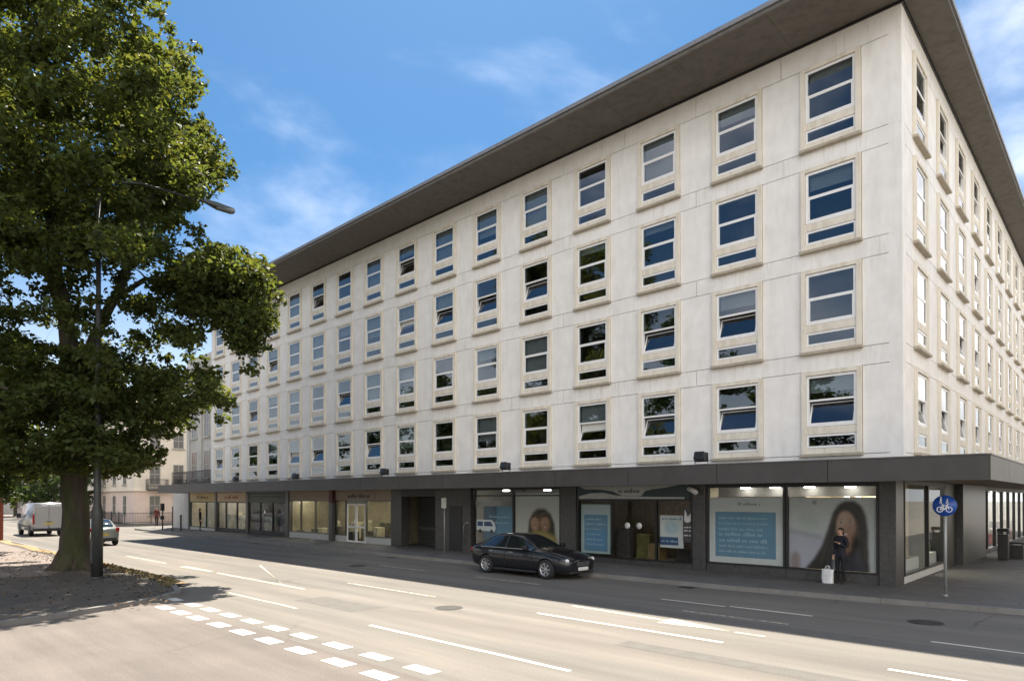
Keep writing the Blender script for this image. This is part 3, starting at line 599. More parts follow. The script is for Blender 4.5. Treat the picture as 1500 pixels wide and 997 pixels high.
# ------------------------------------------------------------------ posters and signs
class Flat:
    """layers of flat shapes on a vertical board facing -Y; u to the right, v down, in metres from the top left corner"""
    def __init__(s, x0, x1, z0, z1, y): s.b = MB(); s.x0 = x0; s.z1 = z1; s.y = y; s.W = x1 - x0; s.H = z1 - z0; s.k = 0; s.mats = []
    def mi(s, m):
        if m not in s.mats: s.mats.append(m)
        return s.mats.index(m)
    def base(s, m, t=.012): s.b.box(s.x0, s.x0 + s.W, s.y, s.y + t, s.z1 - s.H, s.z1, s.mi(m))
    def poly(s, pts, m):
        s.k += 1; y = s.y - .0016 * s.k
        s.b.add([(s.x0 + u * s.W, y, s.z1 - v * s.H) for u, v in pts], [tuple(range(len(pts)))], s.mi(m))
    def rect(s, u0, u1, v0, v1, m): s.poly([(u0, v0), (u1, v0), (u1, v1), (u0, v1)], m)
    def ell(s, u, v, a, b, m, rot=0, n=20):
        a_ = a * s.W; b_ = b * s.H; pts = []
        for i in range(n):
            t = 2 * math.pi * i / n; x = a_ * math.cos(t); z = b_ * math.sin(t)
            pts.append((u + (x * math.cos(rot) - z * math.sin(rot)) / s.W, v + (x * math.sin(rot) + z * math.cos(rot)) / s.H))
        s.poly(pts, m)
    def words(s, u0, u1, v, h, m, seed=0, ragged=.25):
        """a line of blurred small print: runs of letter-sized marks"""
        r = random.Random(seed); u = u0; end = u1 - r.random() * ragged * (u1 - u0); s.k += 1; y = s.y - .0016 * s.k; i = s.mi(m); g = h * s.H / s.W
        while u < end:
            for _ in range(r.randint(2, 7)):
                wd = g * r.uniform(.35, .6); hh = h * r.choice((.62, .62, .62, .95)); 
                s.b.add([(s.x0 + a * s.W, y, s.z1 - q * s.H) for a, q in ((u, v - hh), (u + wd, v - hh), (u + wd, v), (u, v))], [(0, 1, 2, 3)], i)
                u += wd + g * .13
                if u > end: break
            u += g * .5
    def build(s, name, parent=None): return s.b.build(name, s.mats, parent)
def flatm(name, c, r=.55): return mat('print_' + name, c, r, var=.05, scale=3)
eye = flatm('eye_print', (.05, .03, .03))
pw, pb1, pb2, pb3 = flatm('white', (.62, .62, .63)), flatm('blue', (.13, .25, .37)), flatm('pale_blue', (.30, .44, .55)), flatm('navy', (.05, .09, .20))
f = Flat(-6.05, -3.50, .47, 2.69, .51); f.base(pw)
f.rect(.085, .90, .22, .91, pb1); f.rect(.12, .86, .24, .60, flatm('mid_blue', (.14, .28, .41)))
f.words(.40, .70, .12, .05, flatm('print_grey', (.30, .31, .33)), 1)
for k_, (v, h) in enumerate(((.33, .035), (.41, .035), (.50, .04), (.585, .06), (.68, .06), (.76, .04), (.84, .035))): f.words(.14, .84, v, h, pb2, k_ + 3)
tag(f.build('poster'), 'white bordered pale blue poster of small print in the wide window left of the portrait', 'poster')
class Print:
    """a photographic print: soft shapes laid on a fine grid, kept as the sheet's own printed colours"""
    def __init__(s, w_, h_, col): s.w = w_; s.h = h_; s.c = np.tile(np.array(col, float), (h_, w_, 1)); s.u, s.v = np.meshgrid((np.arange(w_) + .5) / w_, (np.arange(h_) + .5) / h_)
    def lay(s, m, col, blur, a=1.0):
        for _ in range(2):
            k = int(blur)
            if k > 0:
                for ax in (0, 1):
                    p = np.pad(m, [(k, k) if q == ax else (0, 0) for q in (0, 1)], mode='edge'); cs = np.cumsum(p, axis=ax); z = np.zeros_like(np.take(cs, [0], axis=ax)); cs = np.concatenate([z, cs], axis=ax)
                    n_ = m.shape[ax]; m = (np.take(cs, np.arange(2 * k + 1, 2 * k + 1 + n_), axis=ax) - np.take(cs, np.arange(n_), axis=ax)) / (2 * k + 1)
        s.c = s.c * (1 - a * m[..., None]) + np.array(col) * (a * m[..., None])
    def poly(s, pts, col, blur=2, a=1.0):
        m = np.zeros((s.h, s.w)); j = len(pts) - 1
        for i in range(len(pts)):
            (x1, y1), (x2, y2) = pts[i], pts[j]
            if y1 != y2: hit = ((y1 > s.v) != (y2 > s.v)) & (s.u < (x2 - x1) * (s.v - y1) / (y2 - y1) + x1); m = np.where(hit, 1 - m, m)
            j = i
        s.lay(m, col, blur, a)
    def ell(s, u, v, a_, b_, col, blur=2, rot=0.0, a=1.0):
        x = (s.u - u) * s.w; y = (s.v - v) * s.h; c, d = math.cos(rot), math.sin(rot); X = (x * c + y * d) / (a_ * s.w); Y = (-x * d + y * c) / (b_ * s.h); s.lay(((X * X + Y * Y) < 1).astype(float), col, blur, a)
    def grain(s, seed, amt, k=3):
        g = np.random.default_rng(seed).normal(size=(s.h, s.w)); 
        for ax in (0, 1): g = (np.roll(g, 1, ax) + g + np.roll(g, -1, ax)) / 3
        s.c *= (1 + amt * g)[..., None]
    def build(s, name, x0, x1, z0, z1, y):
        nx, nz = s.w, s.h; X = np.linspace(x0, x1, nx + 1); Z = np.linspace(z1, z0, nz + 1); vs = [(x, y, z) for z in Z for x in X]
        fs = [(r * (nx + 1) + c, (r + 1) * (nx + 1) + c, (r + 1) * (nx + 1) + c + 1, r * (nx + 1) + c + 1) for r in range(nz) for c in range(nx)]
        o = len(vs); vs += [(x0, y + .012, z0), (x1, y + .012, z0), (x1, y + .012, z1), (x0, y + .012, z1)]; fs.append((o, o + 3, o + 2, o + 1))
        me = bpy.data.meshes.new(name); me.from_pydata(vs, [], fs); at = me.color_attributes.new('print', 'FLOAT_COLOR', 'CORNER')
        col = np.concatenate([np.repeat(np.clip(s.c, 0, 1).reshape(-1, 3), 4, axis=0), np.full((4, 3), .5)]); col = np.concatenate([col, np.ones((len(col), 1))], axis=1); at.data.foreach_set('color', col.ravel().astype('f4'))
        m = bpy.data.materials.new('photo_print'); ns, ln = nodes_of(m); a = N(m.node_tree, 'ShaderNodeVertexColor', layer_name='print'); ln.new(a.outputs[0], ns['Principled BSDF'].inputs['Base Color']); ns['Principled BSDF'].inputs['Roughness'].default_value = .5; me.materials.append(m)
        return link(name, me)
p = Print(150, 130, (.52, .52, .53))
p.poly([(0, 0), (1, 0), (1, .3), (0, .42)], (.56, .56, .56), 14, .6); p.poly([(0, .47), (.25, .50), (.55, .58), (.5, 1), (0, 1)], (.46, .44, .53), 6); p.poly([(0, .44), (.40, .54), (.40, .585), (0, .50)], (.30, .32, .31), 3, .8)
p.ell(.25, .33, .12, .10, (.42, .47, .42), 6, .4, .7); p.poly([(.02, .84), (.08, .76), (.14, .82), (.14, 1), (.02, 1)], (.26, .17, .15), 3, .8); p.ell(.31, .07, .028, .03, (.2, .22, .22), 1, 0, .8)
H = (.030, .022, .020)
p.poly([(.20, 1), (.30, .86), (.40, .66), (.47, .42), (.52, .22), (.58, .10), (.66, .045), (.76, .045), (.84, .12), (.885, .25), (.905, .45), (.91, .70), (.92, 1)], H, 2)
for k_ in range(16):
    t = k_ / 15; p.poly([(.53 + .30 * t, .16 + .1 * abs(t - .5)), (.542 + .30 * t, .16 + .1 * abs(t - .5)), (.34 + .56 * t, .98), (.325 + .56 * t, .98)], (.075, .05, .04) if k_ % 2 else (.018, .014, .014), 1, .55)
p.poly([(.50, .86), (.58, .74), (.80, .72), (.90, 1), (.46, 1)], (.045, .04, .055), 2); p.poly([(.605, .52), (.735, .54), (.725, .72), (.655, .80), (.60, .70)], (.28, .16, .115), 2)
p.poly([(.535, .68), (.60, .62), (.615, .80), (.58, 1), (.52, 1)], (.47, .45, .47), 2, .9)
p.ell(.660, .385, .108, .195, (.44, .27, .20), 2, .06); p.ell(.625, .30, .075, .10, (.52, .34, .26), 5, 0, .7); p.ell(.725, .45, .05, .13, (.29, .165, .12), 5, .1, .75); p.ell(.612, .43, .035, .04, (.52, .29, .23), 4, 0, .7)
p.poly([(.51, .42), (.54, .20), (.62, .10), (.72, .10), (.80, .20), (.80, .34), (.73, .20), (.66, .155), (.60, .19), (.565, .30), (.545, .46)], H, 2)
for x in (.612, .712):
    p.ell(x, .345, .026, .017, (.58, .50, .46), 1); p.ell(x, .346, .013, .017, (.03, .02, .02), 1); p.poly([(x - .034, .338), (x, .322), (x + .034, .338), (x, .330)], (.05, .03, .03), 1); p.poly([(x - .038, .308), (x, .288), (x + .04, .304), (x, .300)], (.12, .07, .05), 1, .9)
p.poly([(.655, .35), (.668, .43), (.640, .445), (.632, .43)], (.36, .20, .15), 2, .6); p.ell(.652, .452, .022, .010, (.27, .14, .10), 1, 0, .7)
p.ell(.654, .508, .040, .026, (.45, .12, .11), 1); p.ell(.654, .504, .030, .012, (.74, .70, .68), 1)
p.grain(3, .06)
tag(p.build('poster', -3.35, -.80, .47, 2.69, .51), 'large photo poster of a long haired dark woman in the window nearest the street corner', 'poster')
f = Flat(-11.62, -10.2, .46, 2.42, .51); f.base(flatm('mint_frame', (.36, .47, .45)))
f.rect(.05, .95, .03, .97, flatm('pale_steel', (.42, .49, .53))); f.rect(.11, .91, .21, .95, pb1); f.rect(.18, .84, .55, .88, flatm('mid_blue2', (.12, .26, .46)))
for k_, v in enumerate((.32, .42, .52, .63, .73, .83)): f.words(.16, .84, v, .045, pb2, k_ + 20)
tag(f.build('poster'), 'tall framed blue poster in the window left of the double doors behind the black car', 'poster')
f = Flat(-8.0, -7.05, .86, 2.04, .51); f.base(pw); f.rect(.0, .78, .67, .92, pb3); f.ell(.5, .38, .3, .2, flatm('pale_sky', (.45, .55, .62))); f.words(.1, .9, .14, .07, pb1, 31); f.words(.06, .72, .83, .08, pb2, 32)
tag(f.build('poster'), 'white poster with a navy block at its foot on the right of the double doors', 'poster')
f = Flat(-17.3, -15.42, .55, 2.3, .51); f.base(pb1); f.rect(0, .45, .0, 1, flatm('steel_blue', (.10, .15, .22))); f.rect(-.3, .6, -.13, -.03, flatm('pale_strip', (.42, .42, .43)))
f.words(.2, .95, .3, .06, pb2, 41); f.words(.2, .95, .45, .06, pb2, 42)
wv = flatm('van_white', (.72, .74, .78))
f.poly([(-.25, .36), (.28, .36), (.38, .44), (.42, .56), (.40, .66), (.0, .66), (-.25, .64)], wv); f.poly([(.02, .41), (.26, .41), (.34, .53), (.02, .53)], pb3); f.rect(-.22, -.02, .41, .53, pb3)  # white vehicle shape, running past the poster's left edge
f.ell(.28, .66, .045, .05, eye); f.ell(-.12, .66, .045, .05, eye)
tag(f.build('poster'), 'blue poster with a white vehicle shape in the window behind the black car roof', 'poster')
p = Print(110, 106, (.47, .46, .43)); p.poly([(0, 0), (1, 0), (1, .2), (0, .3)], (.52, .51, .48), 10, .7)
hb = (.028, .018, .012)
p.poly([(.27, .84), (.31, .48), (.41, .33), (.52, .275), (.66, .27), (.79, .36), (.87, .52), (.90, .84), (.6, .9)], hb, 2)
for u, v, a_, b_, c_ in ((.445, .53, .095, .145, (.37, .21, .13)), (.665, .52, .10, .155, (.31, .165, .10))):
    p.ell(u, v, a_, b_, c_, 2); p.ell(u - .03, v - .05, a_ * .6, b_ * .5, tuple(q * 1.25 for q in c_), 4, 0, .7); p.ell(u + .05, v + .05, a_ * .5, b_ * .6, tuple(q * .7 for q in c_), 4, 0, .7)
    for dx in (-.036, .036): p.ell(u + dx, v - .02, .020, .013, (.45, .40, .36), 1); p.ell(u + dx, v - .02, .011, .013, (.03, .02, .02), 1); p.poly([(u + dx - .03, v - .05), (u + dx, v - .064), (u + dx + .03, v - .05), (u + dx, v - .056)], hb, 1)
    p.ell(u, v + .03, .014, .02, tuple(q * .7 for q in c_), 1, 0, .7); p.ell(u, v + .078, .034, .017, (.36, .10, .09), 1); p.ell(u, v + .076, .024, .007, (.6, .56, .53), 0)
    p.poly([(u - a_ * 1.05, v - .02), (u - a_ * .7, v - .13), (u, v - .165), (u + a_ * .8, v - .12), (u + a_ * 1.05, v), (u + a_ * .7, v - .085), (u, v - .11), (u - a_ * .75, v - .08)], hb, 1)
p.poly([(.25, .74), (.44, .665), (.66, .665), (.91, .75), (.94, 1), (.22, 1)], (.30, .23, .07), 3); p.poly([(.56, .70), (.58, 1), (.54, 1)], (.18, .13, .04), 2, .7)
p.grain(5, .06)
tag(p.build('poster', -15.27, -12.7, .42, 2.9, .51), 'white poster of two brown haired faces close together above the black car bonnet', 'poster')

def sign_board(x0, x1, z0, z1, bm_, tm, words, label, y=.425, cat='shop sign', frame=None):
    f = Flat(x0, x1, z0, z1, y - .03); f.base(bm_, .04)
    for (u0, u1, v, h, s_) in words: f.words(u0, u1, v, h, tm, s_, 0)
    o = tag(f.build('shop_sign'), label, cat)
    if frame:
        r_ = MB(); ring(r_, x0 - .03, x1 + .03, z0 - .03, z1 + .03, .05, y - .06, y + .01, 0); r_.build('sign_frame', [frame], o)
    return o
M_sg1 = mat('sign_yellow', (.48, .36, .16), .5); M_sg2 = mat('sign_cream_orange', (.50, .38, .25), .5)
sign_board(-52.1, -47.25, 2.46, 3.12, M_sg1, mat('sign_brown', (.12, .08, .02), .6), [(.3, .75, .72, .45, 1)], 'yellow shop sign with dark brown lettering at the far left end of the canopy')
sign_board(-46.7, -41.8, 2.45, 3.12, M_sg2, mat('sign_red', (.28, .09, .05), .6), [(.28, .75, .70, .40, 2)], 'cream shop sign with red brown lettering beside the yellow one under the canopy')
sign_board(-41.3, -36.1, 2.5, 3.1, MATS['dark_green_board'], mat('sign_green_grey', (.20, .24, .20), .6), [(.06, .94, .40, .14, 3), (.05, .95, .80, .12, 4)], 'dark green shop sign with two thin pale rows of lettering', frame=mat('sign_rim', (.16, .17, .15), .5))
sign_board(-28.9, -25.9, 2.62, 3.05, MATS['tan_board'], mat('sign_dark', (.05, .05, .045), .6), [(.12, .85, .80, .55, 5)], 'beige shop sign with dark lettering over the white double doors')
f = Flat(-11.75, -6.75, 2.63, 3.17, .405); f.base(mat('sign_teal_dark', (.025, .045, .05), .4), .03)
sw = mat('sign_silver', (.42, .44, .42), .4)
f.poly([(.02, .78), (.12, .58), (.25, .52), (.36, .70), (.46, .80), (.70, .84), (.96, .86), (.96, .98), (.02, .98)], sw)
f.poly([(.02, .04), (.18, .04), (.62, .04), (.92, .05), (.80, .22), (.70, .32), (.64, .42), (.60, .80), (.44, .78), (.34, .42), (.22, .28), (.08, .26)], sw)
f.words(.40, .58, .55, .30, mat('sign_grey_text', (.10, .12, .11), .5), 6, 0)
tag(f.build('shop_sign'), 'dark teal shop sign swept with two pale silver curves above the brown double doors', 'shop sign')
# white emblem and small print on the pier beside the doors
f = Flat(-7.02, -6.66, 1.1, 2.3, .432); f.rect(0, 1, 0, 1, mat('plate_dark', (.05, .05, .05), .4)); f.poly([(.1, .35), (.2, .02), (.5, .25), (.9, .12), (.95, .35), (.6, .42), (.3, .42)], pw); f.words(.1, .95, .58, .05, pw, 8, 0); f.words(.1, .95, .68, .05, pw, 9, 0); f.words(.1, .9, .82, .05, pw, 10, 0)
tag(f.build('notice_plate'), 'dark notice plate with a white emblem and lines beside the brown double doors', 'notice')

# floodlights standing on the canopy
def floodlight(x, label):
    o = empty('floodlight', (x, -1.55, 3.72), R(rnd.uniform(-12, 12)), label, 'floodlight', 'floodlights on the canopy edge')
    b = MB(); b.bbox(-.2, .2, -.14, .1, .10, .40, .03); T = Matrix.Translation((0, -.02, .25)) @ Matrix.Rotation(R(-20), 4, 'X')
    b.bbox(-.17, .17, -.17, -.13, -.13, .13, .01, 1, T); b.build('housing', [M_dark, M_dark], o)
    b = MB(); b.tube([(-.23, 0, .22), (-.23, 0, .02), (.23, 0, .02), (.23, 0, .22)], .018, 6); b.box(-.07, .07, -.07, .07, 0, .03); b.build('bracket', [M_dark], o)
floodlight(-5.3, 'black floodlight on the canopy edge above the brown double doors')
floodlight(-13.9, 'black floodlight on the canopy edge above the black car')
floodlight(-22.2, 'black floodlight on the canopy edge above the dark roller shutter')
floodlight(-39.0, 'black floodlight on the canopy edge above the dark green shop sign')
floodlight(-31.0, 'black floodlight on the canopy edge above the red topped shop pillar')
# security camera under the canopy
o = empty('security_camera', (-6.5, .36, 2.95), 0, 'white security camera on the pier right of the dark teal shop sign', 'camera')
b = MB(); b.box(-.03, .03, -.06, 0, -.06, .06); b.tube([(0, -.05, 0), (0, -.2, -.02)], .025, 8); b.build('bracket', [M_white], o)
b = MB(); b.tube([(-.16, -.2, .06), (.16, -.24, -.10)], .085, 12); b.build('housing', [M_white], o)

# ------------------------------------------------------------------ street furniture
M_pole = mat('grey_pole', (.30, .31, .30), .45, .3, var=.12)
def pole_base(b, h, r, m=0): b.tube([(0, 0, 0), (0, 0, h)], r, 12, m)
o = empty('cycle_sign', (1.11, -.82, .12), 0, 'round blue cycle and walking path sign on a grey pole at the street corner', 'road sign')
b = MB(); pole_base(b, 2.62, .038); b.lathe([(.06, 0), (.06, .03), (.04, .06)], n=12); b.build('pole', [M_pole], o)
b = MB(); b.lathe([(.27, 0), (.27, .02)], (0, -.062, 2.35), 32, 0, axis='Y'); b.box(-.04, .04, -.045, .045, 2.22, 2.26, 1); b.box(-.04, .04, -.045, .045, 2.44, 2.48, 1)
M_sblue = mat('sign_blue', (.02, .09, .42), .35, var=.04)
sd = b.build('sign_disc', [M_sblue, M_pole], o)
b = MB()
def arcstrip(b, c, r, wd, y, n=20, a0=0, a1=360):
    vs = []
    for i in range(n + 1):
        a = R(a0 + (a1 - a0) * i / n)
        for q in (r - wd / 2, r + wd / 2): vs.append((c[0] + q * math.cos(a), y, c[1] + q * math.sin(a)))
    b.add(vs, [(2 * i, 2 * i + 1, 2 * i + 3, 2 * i + 2) for i in range(n)])
def bar(b, p, q, wd, y):
    p = Vector((p[0], 0, p[1])); q = Vector((q[0], 0, q[1])); d = (q - p).normalized(); n_ = Vector((-d.z, 0, d.x)) * wd / 2; yy = Vector((0, y, 0))
    b.add([p - n_ + yy, p + n_ + yy, q + n_ + yy, q - n_ + yy], [(0, 1, 2, 3)])
Y = -.066; z0 = 2.25
arcstrip(b, (-.10, z0), .065, .022, Y); arcstrip(b, (.10, z0), .065, .022, Y)
for p, q in (((-.10, z0), (-.04, z0 + .10)), ((-.04, z0 + .10), (.06, z0 + .10)), ((.06, z0 + .10), (0, z0)), ((0, z0), (-.10, z0)), ((-.04, z0 + .10), (0, z0)), ((.10, z0), (.055, z0 + .13)), ((.055, z0 + .13), (.09, z0 + .14)), ((-.07, z0 + .125), (-.02, z0 + .125))): bar(b, p, q, .02, Y - .001 * rnd.random())
for cx, h_ in ((-.08, .17), (.06, .12)):
    zz = 2.41
    b.lathe([(.02, 0), (.02, .002)], (cx, Y, zz + h_ - .02), 10, 0, axis='Y'); bar(b, (cx, zz + .05), (cx, zz + h_ - .045), .035, Y - .003); bar(b, (cx, zz + .06), (cx - .025, zz - .01), .016, Y - .004); bar(b, (cx, zz + .06), (cx + .025, zz - .01), .016, Y - .005)
b.build('sign_symbol', [mat('sign_white', (.8, .8, .8), .4)], sd)
o = empty('stop_sign_post', (-18.93, -.5, .12), 0, 'thin grey post with a small white plate on top by the dark service door', 'sign post')
b = MB(); pole_base(b, 2.6, .03); b.lathe([(.05, 0), (.05, .03), (.03, .05)], n=10); b.build('pole', [M_pole], o)
b = MB(); b.bbox(-.17, .17, -.05, -.03, 2.08, 2.56, .008); b.build('sign_plate', [mat('plate_white', (.72, .72, .68), .4)], o)
# lamp column with a long outreach arm
M_col = mat('lamp_column_paint', (.04, .042, .04), .5, .2, var=.25, scale=3)
o = empty('street_lamp', (-19.18, -14.87, .11), 0, 'tall dark grey street lamp before the big tree, its arm over the road', 'street lamp')
b = MB(); b.tube([(0, 0, 0), (0, 0, 2.0), (0, 0, 2.12), (0, 0, 2.4), (0, 0, 12.6)], [.17, .165, .165, .105, .055], 16); b.box(-.08, .08, -.175, -.10, .5, 1.3, 0); b.lathe([(.22, 0), (.22, .03), (.17, .08)], n=16); b.build('column', [M_col], o)
b = MB(); b.tube([(0, 0, 12.5), (.03, .25, 12.75), (.18, 1.2, 12.95), (.45, 3.1, 12.9)], [.055, .05, .042, .035], 10); b.build('arm', [M_col], o)
b = MB(); T = Matrix.Translation((.5, 3.5, 12.86)) @ Matrix.Rotation(R(-8), 4, 'Z') @ Matrix.Rotation(R(-3), 4, 'X')
b.add([(-.05, -.5, .02), (.05, -.5, .02), (.16, 0, -.06), (.14, .62, -.06), (-.14, .62, -.06), (-.16, 0, -.06), (-.04, -.5, .10), (.04, -.5, .10), (.11, 0, .10), (.09, .6, .07), (-.09, .6, .07), (-.11, 0, .10)],
      [(0, 1, 2, 3, 4, 5)[::-1], (6, 7, 8, 9, 10, 11), (0, 1, 7, 6), (1, 2, 8, 7), (2, 3, 9, 8), (3, 4, 10, 9), (4, 5, 11, 10), (5, 0, 6, 11)], 0, False, T)
b.bbox(-.12, .12, .0, .55, -.10, -.055, .015, 1, T); b.build('lantern', [mat('lantern_grey', (.09, .105, .11), .45), mat('lantern_lens', (.22, .23, .23), .2)], o)
# brick pier at the left edge
M_brick = paving('brick_red', (.20, .05, .03), .22, .075, 1.6)
o = empty('gate_pier', (-45.4, -13.55, .11), 0, 'dark red brick gate pier with a paler cap at the far left edge', 'pier')
b = MB(); b.bbox(-.34, .34, -.34, .34, 0, 2.55, .01); b.build('brickwork', [M_brick], o)
b = MB(); b.bbox(-.42, .42, -.42, .42, 2.553, 2.70, .03); b.add([(-.4, -.4, 2.70), (.4, -.4, 2.70), (.4, .4, 2.70), (-.4, .4, 2.70), (0, 0, 2.92)], [(0, 1, 4), (1, 2, 4), (2, 3, 4), (3, 0, 4)]); b.build('cap', [mat('pier_cap', (.42, .22, .15), .7)], o)
# signal pole, posts and bins
o = empty('signal_post', (-51.9, -1.8, .12), 0, 'black signal post with a small lamp head at the far crossing', 'traffic signal')
b = MB(); pole_base(b, 1.95, .05); b.build('pole', [M_dark], o)
b = MB(); b.bbox(-.13, .13, -.16, .10, 1.55, 2.15, .02); b.bbox(-.10, .10, -.17, .08, .85, 1.15, .02); b.build('signal_head', [M_dark], o)
b = MB(); b.lathe([(.07, 0), (.07, .012)], (.02, -.175, 1.98), 12, 0, axis='Y'); b.lathe([(.07, 0), (.07, .012)], (.02, -.175, 1.73), 12, 0, axis='Y'); b.build('lens', [mat('signal_lens', (.12, .02, .015), .2)], o)
for x, y, h_, lb in ((-49.7, -1.2, 1.25, 'short black bollard near the yellow shop sign'), (-50.6, -1.5, 1.9, 'taller thin black post between bollard and signal post')):
    o = empty('bollard', (x, y, .12), 0, lb, 'bollard', 'posts by the far crossing'); r_ = .075 if h_ < 1.5 else .045
    b = MB(); b.lathe([(r_ * 1.25, 0), (r_ * 1.2, .08), (r_, .12), (r_ * .9, h_ - .12), (r_ * 1.15, h_ - .10), (r_ * 1.1, h_ - .04), (r_ * .5, h_)], n=12); b.build('shaft', [M_dark], o)
for x, y, w_, h_, lb in ((.82, 12.45, .36, 1.32, 'tall narrow black bin under the canopy by the far column'), (1.12, 13.6, .52, .72, 'low black bin beside the tall narrow one under the canopy')):
    o = empty('litter_bin', (x, y, .12), 0, lb, 'litter bin', 'bins under the canopy')
    b = MB(); b.bbox(-w_ / 2, w_ / 2, -w_ / 2, w_ / 2, .04, h_ * .82, .03); b.build('body', [M_dark], o)
    b = MB(); b.bbox(-w_ / 2 - .02, w_ / 2 + .02, -w_ / 2 - .02, w_ / 2 + .02, h_ * .9, h_, .04)
    for sx in (-1, 1):
        for sy in (-1, 1): b.box(sx * w_ * .42 - .02, sx * w_ * .42 + .02, sy * w_ * .42 - .02, sy * w_ * .42 + .02, h_ * .8, h_ * .92)
    b.build('lid', [M_dark], o)

# ------------------------------------------------------------------ vehicles
def carpaint(name, c, metal=.4, rough=.28): return mat(name, c, rough, metal, var=.03, scale=2, coat=.6)
M_tyre = mat('tyre_rubber', (.018, .018, .019), .85); M_alloy = mat('alloy', (.50, .50, .51), .35, .8, var=.08); M_trim = mat('black_trim', (.02, .02, .022), .5)
M_carglass = mat('car_glass', (.012, .015, .017), .03, 0, var=.02, spec=.9); M_lampw = mat('headlamp', (.70, .72, .75), .12, .2, var=.1); M_lampr = mat('tail_lamp', (.35, .015, .012), .2); M_plate = mat('plate_white_car', (.65, .65, .62), .4); M_platey = mat('plate_yellow', (.62, .45, .05), .4)
M_carint = mat('car_interior', (.03, .03, .032), .8)
def bake(me, mods):
    o = bpy.data.objects.new('tmp', me); COL.objects.link(o); tmp = []
    for kind, kw, cutter in mods:
        md = o.modifiers.new('m', kind)
        for k, v in kw.items(): setattr(md, k, v)
        if cutter:
            co_ = bpy.data.objects.new('cut', cutter); COL.objects.link(co_); tmp.append(co_); md.object = co_
    dg = bpy.context.evaluated_depsgraph_get(); dg.update(); r_ = bpy.data.meshes.new_from_object(o.evaluated_get(dg))
    for t in tmp + [o]: bpy.data.objects.remove(t)
    return r_
def split_by_material(me):
    out = {}
    for p in me.polygons: out.setdefault(p.material_index, []).append(p)
    res = {}
    for k, ps in out.items():
        mp_ = {}; vs = []; fs = []
        for p in ps:
            f_ = []
            for v in p.vertices:
                if v not in mp_: mp_[v] = len(vs); vs.append(me.vertices[v].co[:])
                f_.append(mp_[v])
            fs.append(f_)
        res[k] = (vs, fs)
    return res
def wheel(parent, x, y, r, wd, side):
    T = Matrix.Translation((x, y, r)) @ Matrix.Rotation(R(-90 * side), 4, 'X')     # local +z points outwards
    b = MB(); b.lathe([(r * .66, -wd / 2), (r * .93, -wd / 2), (r, -wd * .35), (r, wd * .35), (r * .94, wd / 2), (r * .68, wd / 2), (r * .64, wd * .3)], n=28, T=T); t = b.build('wheel', [M_tyre], parent)
    b = MB(); b.lathe([(r * .665, wd * .2), (r * .68, wd * .49), (r * .62, wd * .46), (r * .60, wd * .22)], n=28, T=T)
    b.lathe([(r * .18, wd * .2), (r * .17, wd * .42), (r * .08, wd * .45)], n=12, T=T)
    for k in range(7):
        TT = T @ Matrix.Rotation(2 * math.pi * k / 7, 4, 'Z'); b.add([(r * .12, -r * .06, wd * .40), (r * .62, -r * .10, wd * .44), (r * .62, r * .10, wd * .44), (r * .12, r * .06, wd * .40), (r * .12, -r * .06, wd * .25), (r * .62, -r * .10, wd * .25), (r * .62, r * .10, wd * .25), (r * .12, r * .06, wd * .25)], [(0, 1, 2, 3), (0, 4, 5, 1), (3, 2, 6, 7)], 0, False, TT)
    b.build('rim', [M_alloy], t)
    b = MB(); b.lathe([(r * .61, wd * .0), (r * .61, wd * .05)], n=20, T=T); b.build('brake_disc', [M_trim], t)
